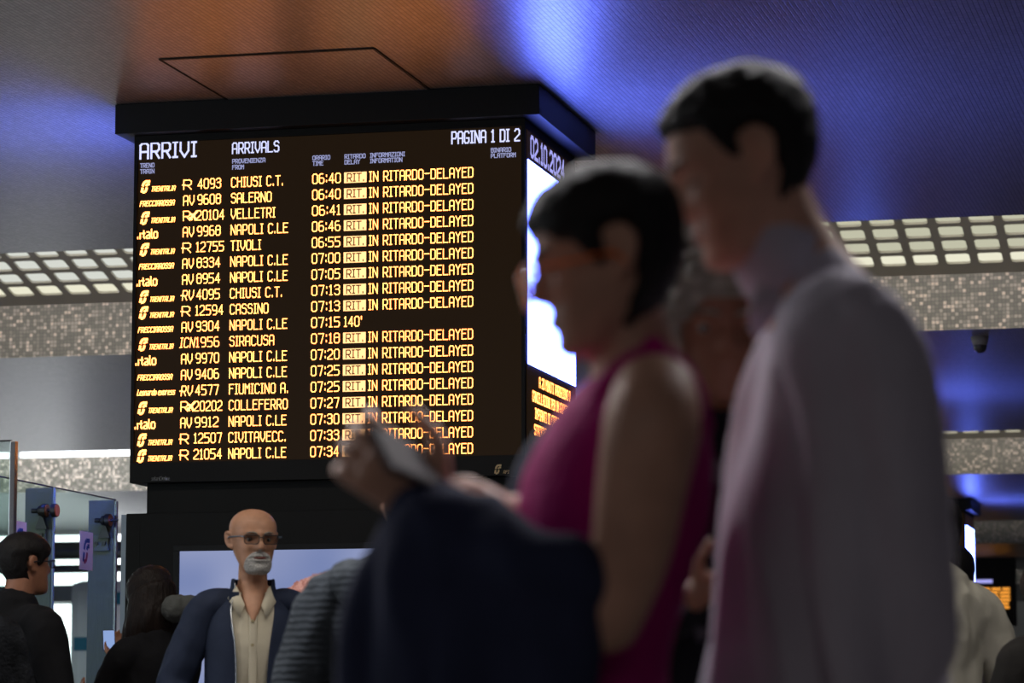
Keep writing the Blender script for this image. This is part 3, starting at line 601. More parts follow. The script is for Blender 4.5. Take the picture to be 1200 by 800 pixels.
def glasses(MH, par, mf, ml, w=.031, hw=.024, hh=.016, arm=None):
    g = bmesh.new(); F = .103
    for s in (-1, 1):
        pts = [(s*w+hw*x, F-.10*abs(hw*x*s+.0)*(1 if x*s > 0 else .2), hh*z) for x, z in ((-1, .8), (-.8, 1), (.8, 1), (1, .8), (.92, -.7), (.7, -1), (-.7, -1), (-.92, -.7), (-1, .8))]
        tube(g, [MH @ Vector(p) for p in pts], [.0018]*len(pts), n=6, flat=True)
    tube(g, [MH @ Vector(p) for p in ((-.008, F, .006), (0, F+.002, .008), (.008, F, .006))], [.002]*3, n=6)
    o = obj('spectacles', g, mf, par, smooth=True)
    for s in (-1, 1):
        a = bmesh.new(); tube(a, [MH @ Vector(p) for p in ((s*.055, F-.004, .010), (s*.073, F-.015, .011), (s*.080, .03, .010), (s*.083, -.012, .008), (s*.082, -.026, -.010))], [(.0015, .003)]*5, n=6)
        obj('spectacle_arm', a, arm or mf, o, smooth=True)
        l = bmesh.new(); vs = [l.verts.new(MH @ Vector((s*w+hw*x, F-.001, hh*z))) for x, z in ((-1, .8), (-.8, 1), (.8, 1), (1, .8), (.92, -.7), (.7, -1), (-.7, -1), (-.92, -.7))]; l.faces.new(vs); obj('lens', l, ml, o)
    return o
def folds(amp, fx=6, fz=2.2, seed=0, base=None):
    def f(co):
        q = Vector((co.x*fx+seed, co.y*fx, co.z*fz+.9*(co.x+co.y))); a = noise.noise(q*1.7); b = noise.noise(q*4+Vector((9, 9, 9)))
        return amp*(1-2*abs(a))+amp*.35*b
    return f
def basis(yaw, pitch=0, roll=0):
    """matrix whose y axis looks along yaw (0 = +Y, positive = towards -X), pitched down by pitch"""
    return (Matrix.Rotation(yaw, 4, 'Z') @ Matrix.Rotation(-pitch, 4, 'X') @ Matrix.Rotation(roll, 4, 'Y'))

def standard_person(px, ptop, d, yaw, label, H=None, skinm='skin_a', hairm='hair_black', hairkw=None, hyaw=0, hpitch=0, armL=None, armR=None, top=None, topm=None, fem=False, vox=.009, long_hair=False, nose=1, beard=0, group=None, hscale=1.0, shw=1.0, lean=0, collar=False):
    """standing figure; head top at pixel (px, ptop) at distance d; arms given as (elbow, wrist) in body space"""
    tp = atd(px, ptop, d); H = H or tp.z; k = H/1.75; loc = Vector((tp.x, tp.y, 0))
    root = thing('person', label, 'person', loc, group); MB = Matrix.Translation(loc) @ basis(yaw) @ Matrix.Scale(k, 4)
    v = lambda *a: MB @ Vector(a)
    sx = MB.to_3x3() @ Vector((1, 0, 0)); sx.normalize()
    hs = Matrix.Diagonal((hscale, (1+hscale)/2, 1, 1))
    MH = MB @ Matrix.Translation((0, .03+lean*.6, 1.75-.1145)) @ basis(hyaw, hpitch) @ hs
    W_ = .93 if fem else 1.0; W_ *= shw
    body = bmesh.new(); head_mesh(body, MH, nose, beard, nr=48, ns=56)
    nk = [v(0, -.015, 1.42), v(0, -.005+lean*.3, 1.50), v(0, .005+lean*.5, 1.58)]
    tube(body, nk, [(.058*k*W_, .056*k), (.054*k*W_, .056*k), (.052*k*W_, .055*k)], side=sx)
    tube(body, [v(0, 0, .90), v(0, .01, 1.05), v(0, .01, 1.22), v(0, -.01, 1.36), v(0, -.02, 1.44)], [(.155*k*W_, .10*k), (.125*k*W_, .09*k), (.145*k*W_, .105*k), (.150*k*W_, .09*k), (.08*k, .055*k)], side=sx)
    dA = {-1: armL or ((-.25, -.03, 1.12), (-.25, .06, .88)), 1: armR or ((.25, -.03, 1.12), (.25, .06, .88))}
    SH = {}
    for s in (-1, 1):
        sh = (s*.172*W_, -.015, 1.375); el, wr = dA[s]; SH[s] = (sh, el, wr)
        tube(body, [v(s*.07, -.015, 1.40), v(*sh), v(*[(a+b)/2 for a, b in zip(sh, el)]), v(*el)], [.045*k, .050*k, .043*k, .036*k]); tube(body, [v(*el), v(*[(a+b)/2 for a, b in zip(el, wr)]), v(*wr)], [.037*k, .034*k, .024*k])
        f = (Vector(wr)-Vector(el)); hand(body, v(*wr), MB.to_3x3() @ f, MB.to_3x3() @ (Vector((-s, .2, .1)) if f.z < -.05 else Vector((-s*.3, .1, 1))), s=k*.98, curl=.45, thumb=s)
        tube(body, [v(s*.085, 0, .90), v(s*.095, .01, .70), v(s*.10, .01, .49), v(s*.10, -.02, .28), v(s*.10, -.01, .09)], [.088*k, .078*k, .055*k, .052*k, .038*k]); tube(body, [v(s*.10, -.03, .045), v(s*.105, .08, .035), v(s*.11, .16, .025)], [.038*k, .036*k, .024*k], n=10)
    if collar: tube(body, [v(0, .02, 1.47), v(0, .085, 1.40), v(0, .118, 1.335)], [(.045*k, .03*k), (.034*k, .02*k), (.008*k, .012*k)], side=sx)
    sk = M[skinm]; bo = obj('body', fuse(body, vox*.75 if vox < .008 else vox*1.0, 2), sk, root, smooth=True)
    hb = bmesh.new(); kw = dict(seed=px); kw.update(hairkw or {})
    if hairkw is not False: hair_mesh(hb, MH, **kw); obj('hair', hb, M[hairm], root, smooth=True)
    # trousers and shoes
    tb = bmesh.new(); tube(tb, [v(0, 0, .82), v(0, .0, .92), v(0, .005, 1.02)], [(.17*k*W_, .115*k), (.165*k*W_, .112*k), (.14*k*W_, .10*k)], side=sx)
    for s in (-1, 1): tube(tb, [v(s*.085, 0, .88), v(s*.095, .01, .70), v(s*.10, .01, .49), v(s*.10, -.01, .28), v(s*.10, -.01, .10)], [.10*k, .092*k, .074*k, .068*k, .062*k])
    obj('trousers', fuse(tb, .018, 2), M['trouser'], root, smooth=True)
    for s in (-1, 1):
        fb = bmesh.new(); tube(fb, [v(s*.10, -.045, .05), v(s*.105, .08, .045), v(s*.115, .19, .034)], [(.044*k, .05*k), (.048*k, .045*k), (.04*k, .032*k)], side=sx, n=12); o_ = obj('shoe', fb, M['shoe'], root, smooth=True)
        zmin = min(q.co.z for q in o_.data.vertices)
        for q in o_.data.vertices: q.co.z -= min(0, zmin+o_.matrix_world.translation.z*0) if zmin < 0 else 0
    root['_'] = 0; del root['_']
    return root, MB, MH, v, k, SH, sx, W_
def sleeves(tb, v, k, SH, r=(.072, .066, .058, .050), cuff=.96, sides=(-1, 1), inner=.07):
    for s in sides:
        sh, el, wr = SH[s]; L3 = lambda a, b, t: tuple(x+(y-x)*t for x, y in zip(a, b))
        tube(tb, [v(s*inner, -.015, 1.40), v(*sh), v(*L3(sh, el, .5)), v(*el)], [r[0]*k*.9, r[0]*k, r[1]*k, r[2]*k]); tube(tb, [v(*el), v(*L3(el, wr, .5)), v(*L3(el, wr, cuff))], [r[2]*k, (r[2]+r[3])/2*k, r[3]*k])
def torso(tb, v, k, sx, W_, dx=.02, hem=.80, flare=0, top=1.45):
    tube(tb, [v(0, 0, hem), v(0, .0, .92), v(0, .005, 1.08), v(0, .01, 1.24), v(0, -.01, 1.36), v(0, -.018, top)], [((.17+flare)*k*W_+dx*k, .115*k+dx*k), ((.16+flare*.7)*k*W_+dx*k, .105*k+dx*k), (.138*k*W_+dx*k, .098*k+dx*k), (.152*k*W_+dx*k, .110*k+dx*k), (.160*k*W_+dx*k, .095*k+dx*k), (.085*k+dx*k, .062*k+dx*k)], side=sx, n=24)

# --- 1: the bald man with glasses
NAVY = fabric('navy_jacket_cloth', rgb(44, 52, 72), .7, .3, 14, .10); CREAM = fabric('cream_shirt_cotton', rgb(214, 205, 182), .8, .25, 18, .05)
root, MB, MH, v, k, SH, sx, W_ = standard_person(297, 597, 12.0, PI+math.radians(13.7+6), 'bald man with white goatee, glasses and navy jacket standing under the arrivals board', skinm='skin_a', hairkw=False, hyaw=math.radians(14), hpitch=.04, vox=.006, nose=1.1, beard=.006, shw=1.0, hscale=1.12, collar=True,
    armL=((-.285, -.02, 1.12), (-.29, .05, .86)), armR=((.285, -.02, 1.12), (.29, .05, .86)))
eyes(MH, root); brows(MH, root, M['hair_grey'])
glasses(MH, root, M['frame'], M['lens'], w=.032, hw=.026, hh=.0165, arm=M['framel'])
bb = bmesh.new()      # beard: short mass round the mouth and chin
R0 = []
def beardpt(th, z, o):
    p = head_pt(th, z, 1.1, .006); c = Vector((0, .0, -.06)); x = p.x
    hole = ga(x, .017)*ga(z+.0675, .006)
    k_ = sm(1.05, .80, (x/.047)**2+((z+.090)/.050)**2)*(1-hole)
    if z > -.058: k_ *= 1
    return p+(p-c).normalized()*(o*k_-.004*(1-k_)+.0012*noise.noise(p*220)*k_)
for i in range(40):
    z = -.1238+.088*i/39; R0.append([bb.verts.new(MH @ beardpt(math.radians(-75+150*j/56), z, .0065)) for j in range(57)])
for a, b in zip(R0, R0[1:]):
    for j in range(56): bb.faces.new((a[j], a[j+1], b[j+1], b[j]))
obj('beard', bb, M['beard'], root, smooth=True)
lb = bmesh.new(); tube(lb, [MH @ Vector(p) for p in ((-.022, .089, -.068), (-.010, .099, -.0665), (0, .101, -.0675), (.010, .099, -.0665), (.022, .089, -.068))], [.002, .0035, .0035, .0035, .002], n=8); obj('lips', lb, M['lip'], root, smooth=True)
tb = bmesh.new(); torso(tb, v, k, sx, W_*.90, .010, hem=.84, top=1.40); obj('shirt', fuse(tb, .006, 2, folds(.003, 10, 3, 3)), CREAM, root, smooth=True)
for s in (-1, 1):     # shirt collar wings
    cb = bmesh.new(); P = [(s*.060, -.045, 1.462), (s*.066, .01, 1.470), (s*.058, .055, 1.462), (s*.030, .098, 1.395)]
    top_ = [cb.verts.new(v(*p)) for p in P]; bot_ = [cb.verts.new(v(p[0]*1.25+s*.010, p[1]*1.15+.014, p[2]-dz)) for p, dz in zip(P, (.035, .045, .060, .050))]
    for i in range(3): cb.faces.new((top_[i], top_[i+1], bot_[i+1], bot_[i]))
    c = obj('shirt_collar', cb, CREAM, root, smooth=True); md = c.modifiers.new('s', 'SOLIDIFY'); md.thickness = .004
for i in range(5):
    b_ = bmesh.new(); zz_ = 1.335-.088*i; p = v(.002, .128-.01*abs(i-1)*.6, zz_); f = MB.to_3x3() @ Vector((0, 1, 0)); cyl(b_, p-f*.004, p+f*.006, .0062, n=10); obj('button', b_, mat('shirt_button', rgb(180, 165, 130), .4) if i == 0 else bpy.data.materials['shirt_button'], root)
pb = bmesh.new(); tube(pb, [v(.0, .100, 1.40), v(.0, .125, 1.30), v(0, .130, 1.15), v(0, .125, .95)], [(.016*k, .004)]*4, side=sx, n=8); obj('shirt_placket', pb, CREAM, root, smooth=True)
# open jacket: wall round the torso with a gap in front, plus stand collar
jb = bmesh.new(); secs = [(.80, .195, .150, 17, 26), (.95, .190, .148, 17, 24), (1.10, .186, .150, 17, 21), (1.24, .190, .152, 20, 22), (1.32, .188, .140, 25, 26), (1.375, .165, .118, 32, 32), (1.415, .122, .094, 44, 42), (1.445, .094, .080, 54, 50), (1.475, .087, .075, 62, 56), (1.495, .087, .075, 68, 62)]
N = 60; rows_ = []
for z, rx, ry, gl_, gr_ in secs:
    row = []
    for i in range(N+1):
        # angle measured from the front; person's right opening edge gr_, left edge gl_
        a = math.radians(gr_+(360-gl_-gr_)*i/N); fo = .004*noise.noise(Vector((cos(a)*3, sin(a)*3, z*3)))+.003*sin(a*9+z*7)*sm(1.4, 1.1, z)
        row.append(jb.verts.new(v((rx*W_/1.08+fo)*sin(a), -.005+(ry+fo)*cos(a), z)))
    rows_.append(row)
for a, b in zip(rows_, rows_[1:]):
    for i in range(N): jb.faces.new((a[i], a[i+1], b[i+1], b[i]))
zp_ = [r[0].co+(MB.to_3x3() @ Vector((0, .012, 0))) for r in rows_[:-1]]
jo = obj('jacket', jb, NAVY, root, smooth=True); md = jo.modifiers.new('s', 'SOLIDIFY'); md.thickness = .008; md.offset = 1; md = jo.modifiers.new('u', 'SUBSURF'); md.levels = md.render_levels = 2
for s in (-1, 1):
    sb_ = bmesh.new(); sleeves(sb_, v, k, SH, (.066, .068, .062, .052), sides=(s,), inner=.10); obj('sleeve', fuse(sb_, .008, 3, folds(.006, 7, 5, s*4)), NAVY, jo, smooth=True)
zb_ = bmesh.new(); tube(zb_, zp_, [.0025]*len(zp_), n=6); obj('zip', zb_, M['steell'], jo, smooth=True, label='bright metal zip along the jacket edge')
fl = bmesh.new(); obox(fl, v(.070, .070, 1.425), MB.to_3x3() @ Vector((1, -.3, 0)), MB.to_3x3() @ Vector((0, 1, .3)), (0, 0, 1),   .020, .005, .018, .004); obj('collar_tab', fl, NAVY, jo, smooth=False)

ZU = Vector((0, 0, 1))
# --- the other people in the middle distance and at the edges
def dress(root, v, k, SH, sx, W_, m, name='jacket', dx=.022, hem=.80, r=(.066, .062, .056, .046), vox=.010, fo=.006, seed=0, top=1.45, cuff=.94, inner=.09, flare=0):
    tb = bmesh.new(); torso(tb, v, k, sx, W_, dx, hem, flare, top); sleeves(tb, v, k, SH, r, cuff, inner=inner)
    return obj(name, fuse(tb, vox, 3, folds(fo, 7, 4, seed)), m, root, smooth=True)
QUILT = mat('grey_quilted_cloth', rgb(62, 68, 74), .8, noise_amt=.2, noise_scale=30, spec=.2)
n = QUILT.node_tree.nodes; L = QUILT.node_tree.links; tc = n.new('ShaderNodeTexCoord'); wv = n.new('ShaderNodeTexWave'); wv.bands_direction = 'Z'; wv.inputs['Scale'].default_value = 17; wv.inputs['Distortion'].default_value = 2.5; wv.inputs['Detail Scale'].default_value = 3
L.new(tc.outputs['Object'], wv.inputs[0]); bp = n.new('ShaderNodeBump'); bp.inputs['Strength'].default_value = .4; bp.inputs['Distance'].default_value = .005; L.new(wv.outputs['Fac'], bp.inputs['Height']); L.new(bp.outputs[0], n['Principled BSDF'].inputs['Normal'])
root, MB, MH, v, k, SH, sx, W_ = standard_person(482, 551, 8.5, math.radians(13.7-14), 'person in a grey quilted hooded jacket seen from behind, beside the bald man', hairm='hair_brown', shw=1.36,
    armL=((-.335, -.03, 1.13), (-.19, .20, 1.10)), armR=((.30, -.03, 1.13), (.22, .15, .95)), skinm='skin_b', hairkw=dict(nape=-.05, T=.012))
jk = dress(root, v, k, SH, sx, W_, QUILT, dx=.035, r=(.085, .080, .072, .055), fo=.008, seed=5, top=1.44)
hb = bmesh.new(); tube(hb, [v(-.17, .03, 1.43), v(-.165, -.06, 1.435), v(-.09, -.13, 1.41), v(0, -.15, 1.38), v(.09, -.13, 1.41), v(.165, -.06, 1.435), v(.17, .03, 1.43)], [.035*k, .055*k, .07*k, .075*k, .07*k, .055*k, .035*k])
tube(hb, [v(-.10, .03, 1.47), v(-.10, -.05, 1.475), v(0, -.10, 1.47), v(.10, -.05, 1.475), v(.10, .03, 1.47)], [.022*k, .035*k, .045*k, .035*k, .022*k]); obj('hood', fuse(hb, .01, 3, folds(.009, 9, 8, 2)), QUILT, jk, smooth=True)
# woman with the phone
BLK = fabric('black_cloth', (.012, .012, .014, 1), .9)
root, MB, MH, v, k, SH, sx, W_ = standard_person(182, 670, 13.0, math.radians(13.7+40), 'long-haired woman in black looking at her phone, left of the bald man', hairm='hair_brown', fem=True, hpitch=.5, hyaw=.1,
    armL=((-.20, .10, 1.20), (-.03, .27, 1.37)), armR=((.20, .08, 1.16), (.10, .24, 1.30)), skinm='skin_c', hairkw=dict(T=.024, nape=-.115, sb=-.09, side=-.02, earcut=False, rough=.004))
dress(root, v, k, SH, sx, W_, BLK, dx=.03, r=(.07, .065, .058, .045), seed=8)
hb = bmesh.new()
rr = random.Random(4)
for i in range(26):
    a = math.radians(60+240*i/25); x, y = .085*sin(a), -.01+.10*cos(a)*1.0
    p0 = MH @ Vector((x, y, .01)); dn = Vector((0, 0, -1)); o_ = (MH.to_3x3() @ Vector((x, y, 0)))
    tube(hb, [p0, p0+dn*.07+o_*.12, p0+dn*.15+o_*(.25+rr.random()*.15), p0+dn*(.22+.05*rr.random())+o_*(.1+.3*rr.random())], [.018, .020, .017, .008], n=8)
obj('long_hair', fuse(hb, .006, 2, folds(.003, 30, 2, 1)), M['hair_brown'], root, smooth=True)
gc = atd(207, 713, 12.9); gb = bmesh.new(); ball(gb, gc, .060, .06, .056); ball(gb, gc+_R*.05+_U*.006, .05, .05, .048); obj('hood', fuse(gb, .006, 3, folds(.004, 18, 6, 3)), fabric('grey_felt', rgb(92, 94, 92), .95, .6, 60), root, smooth=True, label='round grey felt hood')
pc = v(.0, .30, 1.415)-_R*.035+ZU*.035; ph = thing('phone', 'smartphone with a lit screen held by the long-haired woman in black', 'phone', pc)
ax = (_R*.82+_F*.3-_U*.0).normalized(); up_ = (_U*.86-_R*.45).normalized(); nn = ax.cross(up_).normalized(); up_ = nn.cross(ax)
bm = bmesh.new(); obox(bm, pc, ax, up_, nn, .026, .042, .0045, .003); obj('phone_body', bm, M['phone'], ph)
bm = bmesh.new(); obox(bm, pc+nn*.0048 if nn.dot(_F) < 0 else pc-nn*.0048, ax, up_, nn, .023, .039, .0006); obj('phone_screen', bm, emat('phone_screen', rgb(140, 165, 215)), ph)
# man in black at left, behind the glass
root, MB, MH, v, k, SH, sx, W_ = standard_person(24, 628, 12.7, math.radians(13.7-52), 'man in black with glasses standing behind the glass panel at far left', hpitch=-.05, hyaw=0, hairkw=dict(T=.018, nape=-.085, front=.05), skinm='skin_c', shw=1.3,
    armL=((-.25, .0, 1.10), (-.12, .22, 1.12)), armR=((.33, .0, 1.10), (.18, .22, 1.06)))
j = dress(root, v, k, SH, sx, W_, BLK, dx=.03, r=(.078, .076, .066, .05), seed=11, top=1.46)
cb = bmesh.new(); tube(cb, [v(0, -.01, 1.44), v(0, -.003, 1.49), v(0, .0, 1.515)], [.072*k, .066*k, .062*k]); obj('collar', cb, BLK, j, smooth=True)
glasses(MH, root, M['frame'], M['lens'])
root, MB, MH, v, k, SH, sx, W_ = standard_person(-46, 638, 12.2, math.radians(13.7+20), 'person with dark curls and dark coat cut off by the left picture edge', hairkw=dict(T=.045, nape=-.11, sb=-.05, earcut=False, curly=.03, rough=.01))
dress(root, v, k, SH, sx, W_, fabric('dark_boucle', (.02, .022, .026, 1), .95, 1, 90, .6), name='coat', dx=.04, r=(.085, .08, .07, .05), seed=14)
# right-hand edge
WSH = fabric('white_shirt_cotton', rgb(188, 184, 170), .8, .3, 16, .06)
root, MB, MH, v, k, SH, sx, W_ = standard_person(1096, 588, 11.3, math.radians(13.7+18), 'dark-haired person in a loose off-white shirt seen from behind at right', hairkw=dict(T=.026, nape=-.095, sb=-.03, rough=.006), shw=.90,
    armL=((-.27, -.02, 1.12), (-.2, .18, 1.0)), armR=((.27, .0, 1.10), (.17, .20, 1.05)))
dress(root, v, k, SH, sx, W_, WSH, name='shirt', dx=.028, r=(.074, .078, .070, .05), fo=.012, seed=17, top=1.455, flare=.01)
root, MB, MH, v, k, SH, sx, W_ = standard_person(1113, 646, 13.2, math.radians(13.7-20), 'person with dark hair almost hidden behind the off-white shirt wearer', hairkw=dict(T=.03, nape=-.115, sb=-.10, side=.0, earcut=False), fem=True)
dress(root, v, k, SH, sx, W_, BLK, seed=19)
root, MB, MH, v, k, SH, sx, W_ = standard_person(1234, 664, 10.6, math.radians(13.7+35), 'dark-haired person in a dark jacket cut off by the right picture edge', hairm='hair_brown', fem=True, hairkw=dict(T=.03, nape=-.115, sb=-.10, side=.0, earcut=False, rough=.006), shw=1.25,
    armL=((-.25, .06, 1.12), (-.08, .26, 1.18)), armR=((.25, .06, 1.12), (.10, .25, 1.12)))
dress(root, v, k, SH, sx, W_, fabric('dark_olive_jacket', rgb(38, 36, 34), .8), dx=.04, r=(.082, .078, .07, .05), fo=.010, seed=23)
# grey-haired woman between the couple
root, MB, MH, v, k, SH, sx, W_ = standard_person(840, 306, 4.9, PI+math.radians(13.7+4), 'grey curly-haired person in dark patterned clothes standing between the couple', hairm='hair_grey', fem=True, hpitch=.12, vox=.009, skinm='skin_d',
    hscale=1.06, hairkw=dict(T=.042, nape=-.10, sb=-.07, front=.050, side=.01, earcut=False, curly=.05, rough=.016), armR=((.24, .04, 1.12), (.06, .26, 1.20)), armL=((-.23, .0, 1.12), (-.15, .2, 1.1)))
eyes(MH, root); brows(MH, root, M['hair_grey'])
PAT = fabric('dark_floral_cloth', (.016, .014, .018, 1), .85, .3, 20, .2)
n = PAT.node_tree.nodes; L = PAT.node_tree.links; vo = n.new('ShaderNodeTexVoronoi'); vo.inputs['Scale'].default_value = 26; rp = n.new('ShaderNodeValToRGB'); rp.color_ramp.interpolation = 'CONSTANT'; tcq = n.new('ShaderNodeTexCoord'); L.new(tcq.outputs['Object'], vo.inputs[0]); L.new(vo.outputs['Color'], rp.inputs[0])
e = rp.color_ramp.elements; e[0].color = (.012, .011, .015, 1); e[1].position = .62; e[1].color = (.11, .10, .12, 1); q = e.new(.78); q.color = (.10, .012, .02, 1); q = e.new(.88); q.color = (.012, .011, .015, 1); L.new(rp.outputs[0], n['Principled BSDF'].inputs['Base Color'])
dress(root, v, k, SH, sx, W_, PAT, name='blouse', dx=.03, r=(.07, .066, .058, .045), seed=29, cuff=.80)

# ------------------------------------------------------------------ the couple in front (3.8 m away, one pixel is one millimetre)
FH = Vector((_F.x, _F.y, 0)).normalized(); ZU = Vector((0, 0, 1)); FD = 3.8
def Q(px, py, o=0): return atd(px, py, FD+o)
def left_head(cx, cy, tilt, turn=0, s=1.0, o=0):
    a = math.radians(tilt); f = -_R*cos(a)-ZU*sin(a); u = ZU*cos(a)-_R*sin(a); x = f.cross(u)
    Mx = Matrix((x, f, u)).transposed().to_4x4(); return Matrix.Translation(Q(cx, cy, o)) @ Mx @ Matrix.Rotation(math.radians(turn), 4, 'Z') @ Matrix.Scale(s, 4)
def legs(bm, tb, c, spread=.09, k=1.0):
    for s in (-1, 1):
        h = Vector((c.x, c.y, 0))+FH*s*spread; g = lambda dx, z: h-_R*dx+ZU*z
        tube(bm, [g(0, c.z), g(.02, .68*k), g(.03, .47*k), g(0, .27*k), g(-.02, .09)], [.088, .080, .056, .054, .038]); tube(bm, [g(-.04, .045), g(.06, .038), g(.15, .028)], [.036, .034, .024], n=10)
        tube(tb, [g(0, c.z), g(.02, .68*k), g(.03, .47*k), g(0, .27*k), g(-.02, .07)], [.105, .095, .076, .072, .066])
        yield g
# woman in magenta
wr = thing('person', 'short-haired woman in a magenta sleeveless top and orange-lit glasses, looking down at her phone', 'person', (Q(705, 900).x, Q(705, 900).y, 0))
MW = left_head(708, 305, 14, 6, .86)
bw = bmesh.new(); head_mesh(bw, MW, 1.0, nr=56, ns=64)
tube(bw, [Q(728, 340), Q(737, 385), Q(746, 425), Q(752, 455)], [(.048, .050), (.045, .050), (.055, .06), (.06, .08)], side=_R)
WT = [(705, 935, .095, .165), (702, 850, .082, .15), (706, 770, .070, .13), (716, 690, .080, .135), (718, 605, .106, .150), (738, 530, .094, .150), (755, 475, .072, .150), (764, 440, .042, .09)]
tube(bw, [Q(a, b) for a, b, _, _ in WT], [(c-.004, d-.008) for _, _, c, d in WT], side=_R, n=24)
NA = [(768, 462, -.125, .050), (764, 500, -.155, .056), (752, 570, -.165, .052), (738, 650, -.17, .046), (712, 728, -.17, .038)]
tube(bw, [Q(a, b, c) for a, b, c, _ in NA], [r for *_, r in NA]); tube(bw, [Q(712, 728, -.17), Q(650, 700, -.15), Q(570, 640, -.10), Q(505, 590, -.06)], [.038, .040, .034, .025])
FA = [(765, 462, .12, .048), (745, 520, .16, .046), (700, 610, .18, .042), (665, 660, .18, .036)]
tube(bw, [Q(a, b, c) for a, b, c, _ in FA], [r for *_, r in FA]); tube(bw, [Q(665, 660, .18), Q(630, 625, .14), Q(606, 600, .08)], [.036, .030, .023])
hand(bw, Q(518, 594, -.06), Q(462, 556, -.05)-Q(518, 594, -.06), ZU*.25+FH*.85-_R*.1, s=1.08, curl=.55, thumb=-1)
hand(bw, Q(608, 602, .08), (Q(560, 575, .02)-Q(608, 602, .08)), -ZU*.8-_R*.6, s=.92, curl=.75, thumb=1)
tw_ = bmesh.new(); G_ = list(legs(bw, tw_, Q(705, 935)))
obj('body', fuse(bw, .005, 2), M['skin_b'], wr, smooth=True)
tube(tw_, [Q(706, 960), Q(704, 900), Q(702, 840)], [(.118, .178), (.112, .175), (.09, .158)], side=_R, n=24); obj('trousers', fuse(tw_, .01, 3), M['trouser'], wr, smooth=True)
hb = bmesh.new(); hair_mesh(hb, MW, T=.019, front=.052, side=.028, sb=-.018, nape=-.098, seed=3, rough=.004, earcut=True); obj('hair', hb, M['hair_black'], wr, smooth=True)
eyes(MW, wr, 'skin_b'); brows(MW, wr, M['hair_black'])
lips(MW, wr)
glasses(MW @ Matrix.Translation((0, .012, -.012)), wr, mat('orange_lit_spectacle_frame', rgb(255, 125, 35), .5), M['lens2'], w=.032, hw=.030, hh=.023)  # orange light on the glasses is put into the frame colour
MAG = fabric('magenta_rib_cloth', rgb(176, 22, 118), .75, .3, 60, .06)
tt = bmesh.new(); tube(tt, [Q(a, b) for a, b, _, _ in WT[1:7]]+[Q(762, 455)], [(c+.006, d*.93+.002) for _, _, c, d in WT[1:7]]+[(.050, .085)], side=_R, n=28)
top = obj('tank_top', fuse(tt, .007, 3, folds(.002, 10, 4, 1)), MAG, wr, smooth=True)
for s in (-1, 1):
    sb_ = bmesh.new(); tube(sb_, [Q(690, 500, s*.085), Q(712, 452, s*.082), Q(752, 420, s*.078), Q(786, 424, s*.080), Q(812, 458, s*.085), Q(822, 500, s*.09)], [(.014, .024)]*6, side=_R, n=12); obj('shoulder_strap', sb_, MAG, top, smooth=True)
for g, s in zip(G_, (-1, 1)):
    fb = bmesh.new(); tube(fb, [g(-.05, .05), g(.06, .045), g(.17, .034)], [(.044, .05), (.048, .044), (.036, .032)], side=FH, n=12); obj('shoe', fb, M['shoe'], wr, smooth=True)
# her phone
pp = Q(476, 538, -.095); ph = thing('phone', 'dark smartphone held up by the woman in the magenta top', 'phone', pp)
e1 = (Q(512, 545, .03)-Q(424, 508, -.07)).normalized(); e2 = (_U*.55+FH*.6-_R*.2); nn = e1.cross(e2).normalized(); e2 = nn.cross(e1)
bm = bmesh.new(); obox(bm, pp, e1, e2, nn, .052, .036, .0045, .0035); obj('phone_body', bm, mat('grey_phone_case', rgb(60, 54, 60), .8), ph)
bm = bmesh.new(); obox(bm, pp-nn*.0048*(1 if nn.z < 0 else -1), e1, e2, nn, .048, .032, .0005); obj('phone_glass', bm, mat('phone_glass', rgb(62, 54, 60), .7), ph)
# navy coat over her arms, and the dark bag on her far side
NV = fabric('dark_navy_cloth', rgb(50, 55, 80), .9, .4, 12, .15)
jb = bmesh.new()
for a in (([(688, 690, -.175), (640, 672, -.175), (575, 645, -.135), (510, 606, -.085)], [.034, .056, .056, .044]),
          ([(500, 606, -.07), (476, 660, -.08), (456, 730, -.07), (452, 830, -.06)], [.036, .042, .048, .050]),
          ([(530, 612, -.10), (520, 680, -.12), (512, 760, -.12), (510, 860, -.11)], [.050, .066, .072, .072]),
          ([(590, 650, -.14), (585, 710, -.15), (580, 780, -.15), (575, 880, -.13)], [.050, .070, .076, .075]),
          ([(650, 690, -.17), (645, 730, -.18), (638, 800, -.17), (634, 890, -.15)], [.044, .054, .060, .060])):
    tube(jb, [Q(*p) for p in a[0]], [(r, r*.8) for r in a[1]], side=_R)
o_ = obj('draped_coat', fuse(jb, .008, 5, folds(.013, 6, 2.5, 7)), NV, smooth=True); tag(o_, 'dark navy coat hanging over the forearms of the woman in magenta', 'coat')
bb = bmesh.new(); tube(bb, [Q(706, 488, .21), Q(672, 520, .21), Q(648, 575, .21), Q(645, 640, .21), Q(650, 700, .21)], [(.018, .05), (.040, .06), (.052, .07), (.055, .07), (.050, .07)], side=_R)
tube(bb, [Q(706, 488, .21), Q(735, 455, .17), Q(752, 430, .13)], [.016, .014, .012], side=_R)
o_ = obj('shoulder_bag', fuse(bb, .007, 3, folds(.005, 7, 3, 9)), fabric('navy_bag_cloth', rgb(40, 48, 72), .8), smooth=True); tag(o_, 'dark navy bag on the far shoulder of the woman in magenta', 'bag')
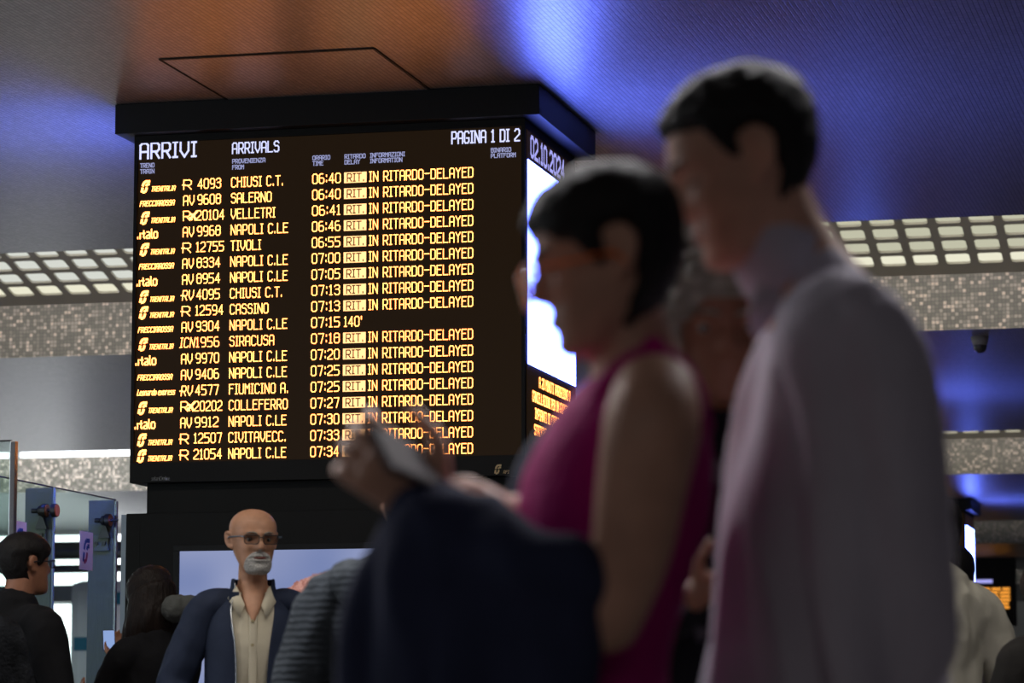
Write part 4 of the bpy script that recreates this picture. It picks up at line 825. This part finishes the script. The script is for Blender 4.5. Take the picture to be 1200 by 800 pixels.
# man in the white shirt
FD = 3.95
mr = thing('person', 'tall black-haired young man in a loose white shirt looking down, nearest at right', 'person', (Q(960, 900).x, Q(960, 900).y, 0))
MM = left_head(869, 195, 21, 4, .93)
bq = bmesh.new(); head_mesh(bq, MM, 1.0, nr=56, ns=64)
tube(bq, [Q(893, 225), Q(912, 270), Q(935, 315), Q(955, 350)], [(.055, .058), (.056, .058), (.062, .065), (.07, .09)], side=_R)
MT = [(962, 960, .12, .17), (960, 850, .115, .165), (968, 720, .092, .15), (972, 600, .090, .15), (974, 500, .082, .145), (968, 410, .074, .145), (960, 355, .050, .09)]
tube(bq, [Q(a, b) for a, b, _, _ in MT], [(c, d) for _, _, c, d in MT], side=_R, n=24)
for s in (-1, 1):
    A = [(970, 390, s*.12, .040), (990, 412, s*.175, .040), (1012, 500, s*.20, .038), (1024, 620, s*.205, .036), (1018, 740, s*.19, .033), (990, 850, s*.17, .026)]
    tube(bq, [Q(a, b, c) for a, b, c, _ in A], [r for *_, r in A]); hand(bq, Q(985, 860, s*.17), -ZU-_R*.25, -_R*.3-FH*s, s=1.05, curl=.4, thumb=-s)
tq = bmesh.new(); G_ = list(legs(bq, tq, Q(962, 950), .095, 1.04))
obj('body', fuse(bq, .005, 2), M['skin_b'], mr, smooth=True)
tube(tq, [Q(962, 985), Q(962, 900), Q(962, 840)], [(.13, .18), (.128, .178), (.12, .17)], side=_R, n=24); obj('trousers', fuse(tq, .01, 3), M['trouser'], mr, smooth=True)
hb = bmesh.new(); hair_mesh(hb, MM, T=.017, front=.066, side=.056, sb=.0, nape=-.085, seed=5, rough=.005, taper=.75); obj('hair', hb, M['hair_black'], mr, smooth=True)
eyes(MM, mr, 'skin_b'); brows(MM, mr, M['hair_black'])
lips(MM, mr)
SHR = fabric('lavender_white_cotton', rgb(182, 176, 190), .85, .25, 14, .05)
ST = [(966, 900, .146, .20), (966, 820, .142, .195), (970, 700, .130, .19), (975, 600, .120, .185), (980, 500, .108, .180), (978, 420, .094, .175), (966, 365, .070, .125), (950, 325, .052, .075)]
sb_ = bmesh.new(); tube(sb_, [Q(a, b) for a, b, _, _ in ST], [(c, d) for _, _, c, d in ST], side=_R, n=32)
for s in (-1, 1):
    A = [(985, 385, s*.12, .066), (1005, 412, s*.18, .074), (1020, 500, s*.205, .068), (1030, 620, s*.21, .068), (1036, 740, s*.205, .068), (1020, 840, s*.19, .055)]
    tube(sb_, [Q(a, b, c) for a, b, c, _ in A], [r for *_, r in A])
def mfold(co):
    q = Vector((co.x*8+co.z*1.2+3, co.y*8, co.z*1.0)); return .002+.034*(.55-2*abs(noise.noise(q)))*sm(1.52, 1.30, co.z)+.005*noise.noise(q*3)
sh_ = obj('shirt', fuse(sb_, .007, 4, mfold), SHR, mr, smooth=True)
cb = bmesh.new(); tube(cb, [Q(925, 318, .0), Q(917, 300, .0), Q(912, 288, 0)], [(.062, .068), (.063, .067), (.062, .065)], side=(_R+_U*.45).normalized(), n=24); tube(cb, [Q(905, 345, -.05), Q(893, 365, -.055), Q(886, 392, -.04)], [(.022, .008), (.020, .007), (.006, .005)], side=_R, n=10)
obj('collar', fuse(cb, .005, 2), SHR, sh_, smooth=True)
for g in G_:
    fb = bmesh.new(); tube(fb, [g(-.05, .05), g(.07, .045), g(.19, .034)], [(.046, .05), (.05, .044), (.038, .032)], side=FH, n=12); obj('shoe', fb, M['shoe'], mr, smooth=True)
